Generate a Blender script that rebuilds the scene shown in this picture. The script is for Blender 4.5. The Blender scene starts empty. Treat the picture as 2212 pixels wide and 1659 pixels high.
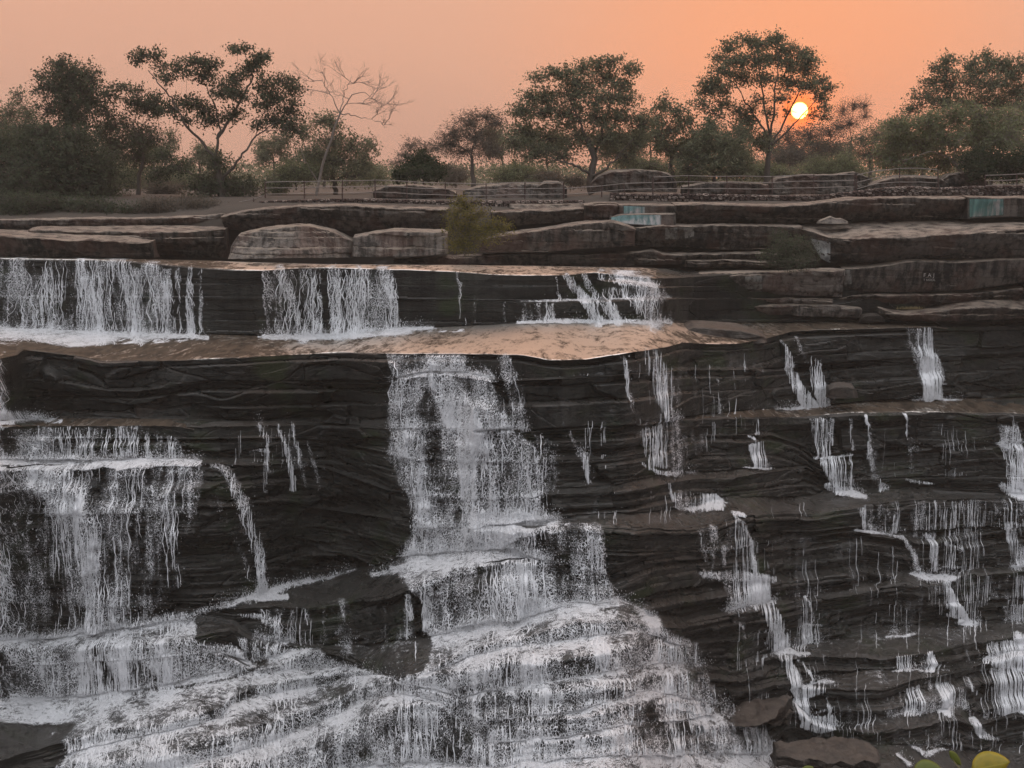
COOL_TOP = (1.75, 1.8, 1.9)
SUN_E = 0.6
HAZE = 0.00045
import bpy, math
import numpy as np

R = math.radians
C = bpy.context.scene.collection

# ------------------------------------------------------------------ camera maths
# The layout is measured in a 2212 x 1659 survey of the view; every measured point gets its own real distance.
HFOV = R(45)
FV = 1106 / math.tan(HFOV / 2)
TH = math.atan((829.5 - 385) / FV)


def ray(vx, vy):
    cx = (np.asarray(vx, float) - 1106) / FV
    cy = (829.5 - np.asarray(vy, float)) / FV
    d = math.cos(TH) + cy * math.sin(TH)
    return cx / d, (-math.sin(TH) + cy * math.cos(TH)) / d


def P(vx, vy, Y):
    a, b = ray(vx, vy)
    return np.array([a * Y, Y + 0 * a, b * Y])


def F(pts, col=1):
    xs = [p[0] for p in pts]
    ys = [p[col] for p in pts]
    return lambda x: np.interp(x, xs, ys)


# ------------------------------------------------------------------ noise
def _h(ix, iy, iz, seed):
    n = (ix.astype(np.int64) * 374761393 + iy.astype(np.int64) * 668265263 + iz.astype(np.int64) * 2147483647 + seed * 144665) & 0xFFFFFFFF
    n = ((n ^ (n >> 13)) * 1274126177) & 0xFFFFFFFF
    n = ((n ^ (n >> 16)) * 2246822519) & 0xFFFFFFFF
    n = n ^ (n >> 15)
    return (n & 0xFFFFFF) / float(0xFFFFFF)


def vn(x, y, z, seed=0):
    x, y, z = np.broadcast_arrays(np.asarray(x, float), y, z)
    fx, fy, fz = np.floor(x), np.floor(y), np.floor(z)
    tx, ty, tz = x - fx, y - fy, z - fz
    tx, ty, tz = (t * t * (3 - 2 * t) for t in (tx, ty, tz))
    r = 0
    for a in (0, 1):
        for b in (0, 1):
            for c in (0, 1):
                w = (tx if a else 1 - tx) * (ty if b else 1 - ty) * (tz if c else 1 - tz)
                r = r + w * _h(fx + a, fy + b, fz + c, seed)
    return r * 2 - 1


def fbm(x, y, z, octs=4, seed=0, gain=0.5):
    r, a, s = 0, 1.0, 0
    for o in range(octs):
        k = 2.03 ** o
        r = r + a * vn(x * k + o * 7.1, y * k + o * 3.3, z * k + o * 5.7, seed + o)
        s += a
        a *= gain
    return r / s


def sstep(a, b, x):
    t = np.clip((x - a) / (b - a), 0, 1)
    return t * t * (3 - 2 * t)


# ------------------------------------------------------------------ object helpers
def tag(o, label=None, cat=None, group=None, kind=None):
    if label:
        o['label'] = label
    if cat:
        o['category'] = cat
    if group:
        o['group'] = group
    if kind:
        o['kind'] = kind
    return o


def empty(name, loc=(0, 0, 0)):
    o = bpy.data.objects.new(name, None)
    C.objects.link(o)
    o.location = [float(v) for v in loc]
    return o


def mesh_obj(name, V, Q, mat=None, parent=None, smooth=True, attrs=None, uv=None, T=None, midx=None, local=None):
    """V (n,3), Q quads (m,4) int, T optional triangles (k,3)."""
    V = np.asarray(V, np.float32)
    if local is None and parent is not None:
        local = np.array(parent.location, np.float32)
    if local is not None:
        V = V - np.asarray(local, np.float32)
    me = bpy.data.meshes.new(name)
    Q = np.zeros((0, 4), np.int32) if Q is None else np.asarray(Q, np.int32)
    T = np.zeros((0, 3), np.int32) if T is None else np.asarray(T, np.int32)
    nl = Q.size + T.size
    me.vertices.add(len(V))
    me.vertices.foreach_set('co', V.ravel())
    me.loops.add(nl)
    li = np.concatenate([Q.ravel(), T.ravel()])
    me.loops.foreach_set('vertex_index', li)
    me.polygons.add(len(Q) + len(T))
    tot = np.concatenate([np.full(len(Q), 4), np.full(len(T), 3)]).astype(np.int32)
    st = np.concatenate([[0], np.cumsum(tot)[:-1]]).astype(np.int32)
    me.polygons.foreach_set('loop_start', st)
    me.polygons.foreach_set('loop_total', tot)
    me.polygons.foreach_set('use_smooth', np.full(len(tot), smooth))
    if midx is not None:
        me.polygons.foreach_set('material_index', np.asarray(midx, np.int32))
    if attrs:
        for k, v in attrs.items():
            at = me.attributes.new(k, 'FLOAT', 'POINT')
            at.data.foreach_set('value', np.asarray(v, np.float32).ravel())
    if uv is not None:
        l = me.uv_layers.new(name='UVMap')
        l.data.foreach_set('uv', np.asarray(uv, np.float32)[li].ravel())
    me.update(calc_edges=True)
    me.validate(verbose=False)
    mats = mat if isinstance(mat, (list, tuple)) else [mat]
    for m in mats:
        if m:
            me.materials.append(m)
    o = bpy.data.objects.new(name, me)
    C.objects.link(o)
    if parent is not None:
        o.parent = parent
    elif local is not None:
        o.location = [float(v) for v in local]
    return o


def grid_quads(nr, nc):
    i = np.arange(nr * nc).reshape(nr, nc)
    return np.stack([i[:-1, :-1], i[1:, :-1], i[1:, 1:], i[:-1, 1:]], -1).reshape(-1, 4)


# ------------------------------------------------------------------ materials
class NT:
    def __init__(s, name):
        s.m = bpy.data.materials.new(name)
        s.m.use_nodes = True
        s.n = s.m.node_tree
        s.n.nodes.clear()
        s.out = s.n.nodes.new('ShaderNodeOutputMaterial')

    def node(s, t, **kw):
        x = s.n.nodes.new(t)
        for k, v in kw.items():
            if k.startswith('i_'):
                key = k[2:]
                key = int(key) if key.isdigit() else key.replace('_', ' ')
                if isinstance(v, bpy.types.NodeSocket):
                    s.n.links.new(v, x.inputs[key])
                else:
                    x.inputs[key].default_value = v
            else:
                setattr(x, k, v)
        return x

    def link(s, a, b):
        s.n.links.new(a, b)

    def math(s, op, a, b=None, c=None, clamp=False):
        x = s.n.nodes.new('ShaderNodeMath')
        x.operation = op
        x.use_clamp = clamp
        for i, v in enumerate((a, b, c)):
            if v is None:
                continue
            if isinstance(v, bpy.types.NodeSocket):
                s.n.links.new(v, x.inputs[i])
            else:
                x.inputs[i].default_value = v
        return x.outputs[0]

    def mix(s, f, a, b, mode='MIX'):
        x = s.n.nodes.new('ShaderNodeMix')
        x.data_type = 'RGBA'
        x.blend_type = mode
        for i, v in ((0, f), (6, a), (7, b)):
            if isinstance(v, bpy.types.NodeSocket):
                s.n.links.new(v, x.inputs[i])
            else:
                x.inputs[i].default_value = v if i == 0 else (*v, 1)
        return x.outputs[2]

    def ramp(s, f, lo, hi, a=0.0, b=1.0):
        x = s.n.nodes.new('ShaderNodeMapRange')
        x.interpolation_type = 'SMOOTHSTEP'
        for i, v in enumerate((f, lo, hi, a, b)):
            if isinstance(v, bpy.types.NodeSocket):
                s.n.links.new(v, x.inputs[i])
            else:
                x.inputs[i].default_value = v
        return x.outputs[0]

    def pos(s):
        return s.node('ShaderNodeNewGeometry').outputs['Position']

    def scaled(s, v, sc, loc=(0, 0, 0), rot=(0, 0, 0)):
        x = s.node('ShaderNodeMapping')
        s.link(v, x.inputs[0])
        x.inputs[1].default_value = loc
        x.inputs[2].default_value = rot
        x.inputs[3].default_value = sc
        return x.outputs[0]

    def noise(s, v, scale=1.0, detail=4, rough=0.55, dist=0.0):
        x = s.node('ShaderNodeTexNoise')
        s.link(v, x.inputs['Vector'])
        x.inputs['Scale'].default_value = scale
        x.inputs['Detail'].default_value = detail
        x.inputs['Roughness'].default_value = rough
        x.inputs['Distortion'].default_value = dist
        return x.outputs[0]

    def attr(s, name):
        return s.node('ShaderNodeAttribute', attribute_name=name).outputs['Fac']

    def surf(s, sh):
        s.link(sh, s.out.inputs['Surface'])
        return s.m


def rock_material(name, dark, light, top, wetness, strat=True, moss=0.0, red=0.0, blk=False):
    t = NT(name)
    p = t.pos()
    big = t.noise(t.scaled(p, (0.25, 0.25, 0.6)), 1.0, 5, 0.6)
    bed = t.noise(t.scaled(p, (0.35, 0.35, 7.0), rot=(0, R(2.5), 0)), 1.0, 5, 0.65, 0.3)
    streak = t.noise(t.scaled(p, (3.0, 3.0, 0.22)), 1.0, 5, 0.6)
    fine = t.noise(p, 9.0, 6, 0.7)
    f = t.math('ADD', t.math('MULTIPLY', big, 0.5), t.math('MULTIPLY', bed, 0.3 if strat else 0.06))
    f = t.math('ADD', f, t.math('MULTIPLY', streak, 0.45 if strat else 0.62))
    f = t.math('ADD', f, t.math('MULTIPLY', fine, 0.25))
    f = t.ramp(f, 0.58, 0.92) if strat else t.ramp(f, 0.62, 0.82)
    col = t.mix(f, dark, light)
    if red:
        rr = t.ramp(t.noise(t.scaled(p, (0.5, 0.5, 0.3), (11, 3, 5)), 1.0, 4), 0.48, 0.62, 0, red)
        col = t.mix(rr, col, (light[0] * 0.85, light[1] * 0.55, light[2] * 0.5))
    if blk:
        bl = t.ramp(t.attr('block'), 0.0, 1.0, 0.45, 1.75)
        col = t.mix(1.0, col, t.node('ShaderNodeCombineColor', i_0=bl, i_1=bl, i_2=bl).outputs[0], 'MULTIPLY')
    if moss:
        mm = t.ramp(t.noise(t.scaled(p, (0.3, 0.3, 0.5), (4, 9, 1)), 1.0, 5), 0.52, 0.68, 0, moss)
        col = t.mix(mm, col, (0.022, 0.034, 0.012))
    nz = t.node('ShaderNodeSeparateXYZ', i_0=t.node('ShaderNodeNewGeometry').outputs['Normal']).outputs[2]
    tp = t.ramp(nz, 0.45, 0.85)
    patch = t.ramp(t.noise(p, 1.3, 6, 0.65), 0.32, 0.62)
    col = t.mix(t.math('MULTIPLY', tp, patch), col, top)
    b1 = t.noise(t.scaled(p, (0.8, 0.8, 9.0), rot=(0, R(2.5), 0)), 1.0, 6, 0.7, 0.2)
    b2 = t.noise(p, 5.0, 8, 0.7)
    crk = t.node('ShaderNodeTexVoronoi', feature='DISTANCE_TO_EDGE')
    t.link(t.scaled(p, (0.35, 0.35, 0.9)), crk.inputs['Vector'])
    ck = t.ramp(crk.outputs['Distance'], 0.0, 0.02)
    hgt = t.math('ADD', t.math('MULTIPLY', b1, 0.55 if strat else 0.07), t.math('MULTIPLY', b2, 0.5))
    hgt = t.math('ADD', hgt, t.math('MULTIPLY', ck, 0.05))
    bump = t.node('ShaderNodeBump', i_Strength=0.8, i_Distance=0.22, i_Height=hgt)
    col = t.mix(t.math('MULTIPLY', t.math('SUBTRACT', 1.0, ck), 0.2), col, (0.01, 0.009, 0.008))
    rgh = t.ramp(t.noise(t.scaled(p, (0.6, 0.6, 0.4), (3, 3, 3)), 1.0, 4), 0.35, 0.65, 0.75 - 0.4 * wetness, 0.95 - 0.35 * wetness)
    b = t.node('ShaderNodeBsdfPrincipled', i_Base_Color=col, i_Roughness=rgh, i_Normal=bump.outputs[0])
    t.link(t.ramp(nz, 0.3, 0.9, 0.14, 0.16 + 0.55 * wetness), b.inputs['Specular IOR Level'])
    t.link(t.math('SUBTRACT', rgh, t.math('MULTIPLY', t.ramp(nz, 0.3, 0.9), 0.15 * wetness)), b.inputs['Roughness'])
    return t.surf(b.outputs[0])


M = {}
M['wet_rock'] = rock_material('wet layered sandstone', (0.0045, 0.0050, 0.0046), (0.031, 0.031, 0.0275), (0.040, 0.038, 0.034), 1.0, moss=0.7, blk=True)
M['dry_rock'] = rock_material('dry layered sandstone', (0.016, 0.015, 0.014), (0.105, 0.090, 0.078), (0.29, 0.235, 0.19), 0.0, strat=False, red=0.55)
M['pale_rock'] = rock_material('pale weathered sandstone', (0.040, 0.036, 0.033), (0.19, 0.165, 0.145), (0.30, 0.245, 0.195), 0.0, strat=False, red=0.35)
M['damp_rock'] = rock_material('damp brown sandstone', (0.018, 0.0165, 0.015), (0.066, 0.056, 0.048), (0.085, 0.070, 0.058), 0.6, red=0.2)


def flat_mat(name, col, rough=0.8, var=0.35, scale=6.0, bump=0.0, metal=0.0):
    t = NT(name)
    p = t.pos()
    n = t.noise(p, scale, 5, 0.65)
    c = t.mix(n, tuple(x * (1 - var) for x in col), tuple(x * (1 + var) for x in col))
    b = t.node('ShaderNodeBsdfPrincipled', i_Base_Color=c, i_Roughness=rough, i_Metallic=metal)
    if bump:
        bp = t.node('ShaderNodeBump', i_Strength=0.6, i_Distance=bump, i_Height=n)
        t.link(bp.outputs[0], b.inputs['Normal'])
    return t.surf(b.outputs[0])


def leaf_mat(name, a, b_, trans=0.5):
    t = NT(name)
    p = t.pos()
    r = t.node('ShaderNodeAttribute', attribute_name='tint').outputs['Fac']
    n = t.noise(p, 0.8, 3)
    f = t.ramp(t.math('ADD', t.math('MULTIPLY', r, 0.6), t.math('MULTIPLY', n, 0.5)), 0.2, 0.9)
    c = t.mix(f, a, b_)
    d = t.node('ShaderNodeBsdfDiffuse', i_Color=c)
    tr = t.node('ShaderNodeBsdfTranslucent', i_Color=c)
    mx = t.node('ShaderNodeMixShader', i_0=trans, i_1=d.outputs[0], i_2=tr.outputs[0])
    return t.surf(mx.outputs[0])


def water_fall_mat(name, white=(0.87, 0.88, 0.90)):
    """White water: strands, lace and droplets, each opening where the flow is thin (attribute dens)."""
    t = NT(name)
    uv = t.node('ShaderNodeUVMap').outputs[0]
    dens = t.attr('dens')
    fall = t.attr('fall')
    warp = t.node('ShaderNodeTexNoise', i_Scale=1.6, i_Detail=4.0)
    t.link(uv, warp.inputs['Vector'])
    wv = t.node('ShaderNodeVectorMath', operation='SUBTRACT')
    t.link(warp.outputs['Color'], wv.inputs[0])
    wv.inputs[1].default_value = (0.5, 0.5, 0.5)
    ws = t.node('ShaderNodeVectorMath', operation='SCALE')
    t.link(wv.outputs[0], ws.inputs[0])
    ws.inputs['Scale'].default_value = 0.55
    wa = t.node('ShaderNodeVectorMath', operation='ADD')
    t.link(uv, wa.inputs[0])
    t.link(ws.outputs[0], wa.inputs[1])
    q = wa.outputs[0]
    strand = t.noise(t.scaled(q, (3.9, 0.33, 1)), 1.0, 4, 0.6)
    group = t.noise(t.scaled(q, (0.8, 0.14, 1), (5, 2, 0)), 1.0, 3, 0.55)
    macro = t.noise(t.scaled(q, (0.55, 0.45, 1), (9, 4, 0)), 1.0, 3, 0.55)
    lace = t.node('ShaderNodeTexVoronoi', feature='DISTANCE_TO_EDGE')
    t.link(t.scaled(q, (3.1, 1.55, 1)), lace.inputs['Vector'])
    lc = t.ramp(lace.outputs['Distance'], 0.0, 0.17, 1.0, 0.0)
    lace2 = t.node('ShaderNodeTexVoronoi', feature='DISTANCE_TO_EDGE')
    t.link(t.scaled(q, (6.5, 4.0, 1), (3, 8, 0)), lace2.inputs['Vector'])
    lc2 = t.ramp(lace2.outputs['Distance'], 0.0, 0.2, 1.0, 0.0)
    fine = t.noise(t.scaled(q, (8, 5, 1)), 1.0, 3, 0.55)
    turb = t.noise(t.scaled(q, (3.2, 3.6, 1), (1, 7, 0)), 1.0, 6, 0.68)
    def ctr(x, c, w):
        return t.math('MULTIPLY', t.math('SUBTRACT', x, c), w)
    a = t.math('ADD', ctr(strand, 0.5, 0.95), ctr(group, 0.5, 0.5))
    a = t.math('ADD', a, ctr(lc, 0.25, 0.40))
    a = t.math('ADD', a, ctr(lc2, 0.3, 0.10))
    a = t.math('ADD', a, ctr(macro, 0.5, 0.7))
    a = t.math('ADD', a, ctr(fine, 0.5, 0.2))
    b = t.math('ADD', ctr(turb, 0.5, 1.25), ctr(lc, 0.3, 0.22))
    b = t.math('ADD', b, ctr(macro, 0.5, 0.9))
    b = t.math('ADD', b, ctr(lc2, 0.3, 0.12))
    b = t.math('ADD', b, ctr(fine, 0.5, 0.3))
    v = t.node('ShaderNodeMix', data_type='FLOAT', i_0=fall, i_2=b, i_3=a).outputs[0]
    thr = t.math('MULTIPLY', t.math('SUBTRACT', 0.83, dens), 0.60)
    al = t.ramp(t.math('SUBTRACT', v, thr), -0.10, 0.15)
    al = t.math('MULTIPLY', al, t.ramp(dens, 0.06, 0.30), clamp=True)
    film = t.math('MULTIPLY', t.ramp(dens, 0.25, 0.8), 0.10)
    sh = t.ramp(fine, 0.3, 0.7, 0.72, 1.0)
    col = t.mix(sh, (0.36, 0.38, 0.41), white)  # grey low tone paints shading contrast into the white foam
    bump = t.node('ShaderNodeBump', i_Strength=0.8, i_Distance=0.10, i_Height=v)
    df = t.node('ShaderNodeBsdfPrincipled', i_Base_Color=col, i_Roughness=0.45, i_Normal=bump.outputs[0])
    df.inputs['Specular IOR Level'].default_value = 0.3
    fl = t.node('ShaderNodeBsdfPrincipled', i_Base_Color=(0.10, 0.11, 0.12, 1), i_Roughness=0.12, i_Normal=bump.outputs[0])
    tr = t.node('ShaderNodeBsdfTransparent')
    m1 = t.node('ShaderNodeMixShader', i_0=film, i_1=tr.outputs[0], i_2=fl.outputs[0])
    m2 = t.node('ShaderNodeMixShader', i_0=al, i_1=m1.outputs[0], i_2=df.outputs[0])
    return t.surf(m2.outputs[0])


def veil_mat(name, amount):
    t = NT(name)
    uv = t.node('ShaderNodeUVMap').outputs[0]
    dens = t.attr('dens')
    n = t.noise(t.scaled(uv, (0.9, 0.7, 1)), 1.0, 6, 0.65)
    al = t.math('MULTIPLY', t.math('MULTIPLY', dens, amount), t.ramp(n, 0.3, 0.7), clamp=True)
    df = t.node('ShaderNodeBsdfDiffuse', i_Color=(0.8, 0.81, 0.84, 1))
    tr = t.node('ShaderNodeBsdfTransparent')
    m2 = t.node('ShaderNodeMixShader', i_0=al, i_1=tr.outputs[0], i_2=df.outputs[0])
    return t.surf(m2.outputs[0])


M['white_water'] = water_fall_mat('white falling water')
M['veil'] = veil_mat('fine spray veil', 0.2)
M['drop'] = flat_mat('water droplets', (0.72, 0.73, 0.75), 0.4, 0.1)


def pool_mat():
    t = NT('shallow running water')
    p = t.pos()
    r1 = t.noise(t.scaled(p, (1.2, 0.35, 1), rot=(0, 0, R(20))), 1.0, 6, 0.65, 0.6)
    r2 = t.noise(t.scaled(p, (6, 2.2, 1), rot=(0, 0, R(20))), 1.0, 5, 0.7)
    h = t.math('ADD', t.math('MULTIPLY', r1, 0.7), t.math('MULTIPLY', r2, 0.3))
    bump = t.node('ShaderNodeBump', i_Strength=1.0, i_Distance=0.14, i_Height=h)
    foam = t.attr('foam')
    fn = t.noise(t.scaled(p, (2.2, 0.7, 1)), 1.0, 7, 0.7, 0.5)
    fm = t.ramp(t.math('SUBTRACT', fn, t.math('MULTIPLY_ADD', foam, -0.5, 0.80)), -0.03, 0.08)
    base = t.mix(t.ramp(fn, 0.35, 0.6), (0.03, 0.025, 0.02), (0.09, 0.068, 0.05))
    d0 = t.node('ShaderNodeBsdfDiffuse', i_Color=base, i_Normal=bump.outputs[0])
    g0 = t.node('ShaderNodeBsdfGlossy', i_Color=(1.0, 0.96, 0.9, 1), i_Roughness=0.34, i_Normal=bump.outputs[0])
    rk = t.noise(t.scaled(p, (0.7, 0.30, 1), (3, 5, 0), rot=(0, 0, R(15))), 1.0, 8, 0.74, 0.9)
    rk2 = t.noise(t.scaled(p, (3.5, 1.0, 1), (1, 2, 0), rot=(0, 0, R(15))), 1.0, 6, 0.75)
    rk = t.math('ADD', t.math('ADD', rk, t.math('MULTIPLY', t.math('SUBTRACT', rk2, 0.5), 0.55)), t.math('MULTIPLY', t.attr('thin'), 0.22))
    b = t.node('ShaderNodeMixShader', i_0=t.ramp(rk, 0.48, 0.68, 0.88, 0.05), i_1=d0.outputs[0], i_2=g0.outputs[0])
    w = t.node('ShaderNodeBsdfPrincipled', i_Base_Color=(0.78, 0.79, 0.82, 1), i_Roughness=0.5, i_Normal=bump.outputs[0])
    mx = t.node('ShaderNodeMixShader', i_0=fm, i_1=b.outputs[0], i_2=w.outputs[0])
    return t.surf(mx.outputs[0])


M['pool'] = pool_mat()

# ------------------------------------------------------------------ terrain of ledges
# each ledge: (x, y of its back edge, y of its lip)
LEDGES = [
 # upper pool
 [(-500,556,558),(0,557,559),(200,560,562),(290,561,566),(400,563,576),(440,564,580),(500,566,584),(570,568,585),(640,570,580),(700,572,579),(850,573,583),(981,574,588),(1071,575,595),(1171,576,596),(1221,577,595),(1284,578,590),(1354,579,597),(1404,580,602),(1475,581,600),(1600,581,590),(2212,575,580),(2712,575,580)],
 [(-500,600,600),(1290,606,606),(1320,604,609),(1354,606,613),(1400,612,619),(1430,618,623),(1475,618,620),(1600,618,618),(2712,618,618)],
 [(-500,645,645),(1090,650,650),(1120,651,655),(1200,650,654),(1284,647,652),(1450,642,647),(1480,644,646),(2712,645,645)],
 # middle pool
 [(-500,700,775),(0,705,775),(36,708,768),(50,710,757),(160,714,767),(220,716,782),(400,721,779),(567,727,771),(737,726,761),(837,712,765),(937,708,765),(1014,704,766),(1130,699,769),(1187,697,780),(1264,697,778),(1337,697,766),(1440,698,750),(1475,698,741),(1548,698,743),(1600,698,742),(1655,698,731),(1708,698,717),(1775,697,713),(1958,697,708),(2212,697,704),(2712,697,704)],
 [(-500,840,840),(300,845,845),(450,822,824),(737,826,829),(837,828,831),(864,812,818),(930,800,806),(1000,803,810),(1070,817,823),(1100,822,824),(1250,815,817),(1347,808,811),(1475,798,801),(1600,797,800),(1700,795,796),(1900,778,779),(2212,760,760),(2712,760,760)],
 [(-500,905,921),(0,908,923),(133,904,921),(333,906,921),(400,907,925),(517,909,919),(633,911,920),(737,916,920),(837,925,927),(1000,925,926),(1090,922,928),(1154,928,933),(1337,920,926),(1475,900,906),(1622,886,902),(1708,882,901),(1842,868,893),(2008,862,890),(2212,860,894),(2712,860,895)],
 [(-500,950,950),(500,947,947),(547,944,947),(640,944,947),(700,950,950),(900,990,990),(1154,1000,1000),(1180,992,993),(1300,990,993),(1420,975,975),(1500,941,942),(1575,938,942),(1665,937,941),(1740,965,965),(1758,986,991),(1838,982,988),(1900,986,986),(2100,960,960),(2160,955,958),(2212,957,960),(2712,957,960)],
 [(-500,990,1012),(0,990,1010),(130,988,1003),(310,985,1000),(440,990,1002),(500,1000,1006),(560,1005,1006),(600,1000,1002),(700,1010,1010),(840,1060,1060),(1000,1075,1075),(1150,1072,1074),(1170,1068,1072),(1304,1056,1064),(1400,1030,1050),(1475,1022,1040),(1600,1012,1028),(1745,1004,1010),(1760,1020,1020),(1800,1040,1040),(2000,1030,1030),(2712,1030,1030)],
 [(-500,1100,1100),(0,1100,1100),(500,1090,1090),(600,1085,1085),(840,1120,1120),(900,1130,1130),(1000,1128,1128),(1104,1122,1130),(1130,1118,1134),(1304,1108,1133),(1400,1106,1134),(1475,1094,1137),(1540,1082,1128),(1585,1076,1112),(1640,1073,1104),(1750,1070,1103),(1792,1062,1098),(1842,1058,1091),(1975,1054,1077),(2212,1066,1074),(2712,1066,1074)],
 [(-500,1250,1250),(0,1290,1290),(300,1300,1300),(450,1302,1305),(500,1298,1316),(560,1283,1315),(617,1262,1316),(663,1252,1314),(737,1238,1303),(840,1212,1280),(887,1190,1262),(930,1185,1240),(1000,1180,1225),(1050,1175,1218),(1104,1172,1207),(1130,1190,1205),(1200,1210,1215),(1250,1225,1228),(1310,1235,1238),(1400,1200,1200),(1475,1190,1190),(1600,1180,1182),(1845,1141,1146),(1942,1152,1160),(1990,1165,1168),(2100,1150,1152),(2212,1135,1137),(2712,1135,1137)],
 [(-500,1385,1400),(0,1378,1395),(100,1374,1392),(200,1360,1392),(300,1345,1385),(380,1335,1375),(440,1330,1365),(500,1340,1352),(560,1375,1380),(640,1388,1395),(737,1395,1405),(804,1388,1440),(860,1378,1462),(904,1370,1455),(927,1366,1446),(1004,1342,1400),(1070,1334,1385),(1137,1326,1376),(1237,1295,1350),(1337,1286,1330),(1400,1315,1345),(1475,1328,1338),(1572,1303,1314),(1675,1290,1305),(1742,1282,1290),(1955,1238,1260),(1985,1234,1262),(2058,1236,1252),(2080,1225,1240),(2212,1218,1228),(2712,1218,1228)],
 [(-500,1420,1420),(0,1430,1430),(300,1420,1420),(420,1405,1405),(480,1400,1410),(540,1420,1440),(563,1415,1445),(620,1405,1425),(683,1398,1402),(720,1405,1412),(737,1408,1415),(804,1445,1448),(860,1466,1467),(927,1450,1455),(1004,1416,1440),(1100,1395,1425),(1187,1385,1429),(1280,1370,1410),(1370,1358,1384),(1400,1365,1380),(1475,1383,1388),(1600,1370,1376),(1640,1355,1360),(1700,1352,1354),(1780,1330,1333),(1900,1300,1303),(1960,1310,1310),(2212,1290,1290),(2712,1290,1290)],
 [(-500,1515,1690),(0,1509,1645),(133,1503,1603),(207,1498,1582),(333,1483,1563),(413,1459,1540),(480,1450,1523),(500,1448,1500),(563,1455,1478),(640,1445,1462),(737,1440,1450),(804,1448,1452),(867,1470,1471),(904,1478,1485),(1000,1505,1509),(1047,1492,1502),(1187,1475,1490),(1304,1450,1475),(1400,1430,1465),(1475,1425,1450),(1520,1430,1445),(1600,1440,1445),(1700,1393,1419),(1760,1385,1420),(1850,1375,1421),(1905,1368,1421),(1932,1362,1416),(2058,1349,1397),(2108,1345,1383),(2212,1338,1373),(2712,1338,1370)],
 [(-500,1700,1720),(0,1655,1665),(133,1630,1650),(207,1610,1645),(333,1585,1640),(377,1575,1626),(480,1548,1593),(500,1520,1588),(563,1498,1566),(583,1495,1563),(640,1485,1543),(700,1475,1526),(737,1465,1508),(804,1460,1490),(867,1472,1474),(904,1490,1492),(950,1505,1507),(1000,1530,1535),(1047,1550,1556),(1187,1535,1550),(1304,1515,1540),(1400,1490,1520),(1475,1500,1510),(1550,1508,1514),(1640,1498,1503),(1715,1472,1485),(1792,1455,1494),(1885,1448,1497),(1922,1447,1492),(2008,1435,1467),(2108,1420,1440),(2212,1405,1425),(2712,1400,1420)],
 [(-500,1760,1780),(300,1680,1700),(400,1656,1690),(520,1620,1650),(600,1596,1625),(693,1558,1595),(737,1540,1575),(804,1513,1545),(867,1495,1522),(904,1500,1512),(950,1515,1522),(1000,1560,1565),(1047,1600,1610),(1187,1588,1600),(1304,1568,1585),(1400,1550,1570),(1475,1540,1560),(1560,1535,1562),(1658,1525,1563),(1712,1512,1520),(1750,1550,1555),(1800,1565,1575),(1908,1540,1574),(2000,1520,1558),(2075,1515,1544),(2095,1530,1560),(2150,1540,1545),(2212,1520,1530),(2712,1520,1530)],
 [(-500,1800,1850),(400,1725,1780),(693,1655,1740),(900,1640,1720),(1050,1650,1720),(1300,1620,1700),(1475,1615,1690),(1640,1620,1690),(1700,1600,1700),(1852,1590,1720),(1890,1604,1720),(2095,1612,1720),(2212,1600,1720),(2712,1600,1720)],
 [(-500,1900,2050),(1106,1820,2050),(2712,1820,2050)],
]
FACE_K = [0.10, 0.05, 0.05, 0.08, 0.02, 0.10, 0.15, 0.12, 0.12, 0.15, 0.15, 0.15, 0.15, 0.15, 0.15, 0.2, 0.2]

VX = np.concatenate([np.linspace(-500, -8, 70), np.linspace(0, 2212, 1000), np.linspace(2220, 2712, 70)])
NC = len(VX)


def n1(x, s, seed):
    return fbm(x / s, 0 * x + seed * 1.7, 0 * x, 4, seed)


inn, lip = [], []
prev = np.full(NC, -1e9)
for k, L in enumerate(LEDGES):
    a, b = F(L, 1)(VX), F(L, 2)(VX)
    amp = 0.6 if k == 0 else 2.2 if k < 5 else 3.6
    st = np.clip((b - a) / 6, 0, 1)
    if k >= 10:
        big = 7.0 * n1(VX, 120, 200 + k) + 4.0 * n1(VX, 38, 230 + k)
        big = big * np.clip((b - a) / 25, 0.15, 1)
        a = a + 0.6 * big
        b = b + big
    a = a + amp * 0.5 * n1(VX, 60, 10 + k) * st
    b = b + amp * n1(VX, 75, 40 + k) * np.clip((b - a) / 8, 0.3, 1) + amp * 0.35 * n1(VX, 14, 80 + k)
    a = np.maximum(a, prev + 0.05)
    b = np.maximum(b, a + 0.05)
    prev = b
    inn.append(a)
    lip.append(b)

rows_v, rows_y, rows_t, rows_led = [], [], [], []
Yc = F([(-500, 76), (0, 75.5), (1000, 73.0), (1370, 74.0), (1480, 80.5), (2212, 82.0), (2712, 82)])(VX)
Yc0 = Yc.copy()


def smooth1(a, n, it=3):
    k = np.hanning(2 * n + 3)[1:-1]
    k /= k.sum()
    for _ in range(it):
        a = np.convolve(np.pad(a, n, mode='edge'), k, 'valid')
    return a

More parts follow.
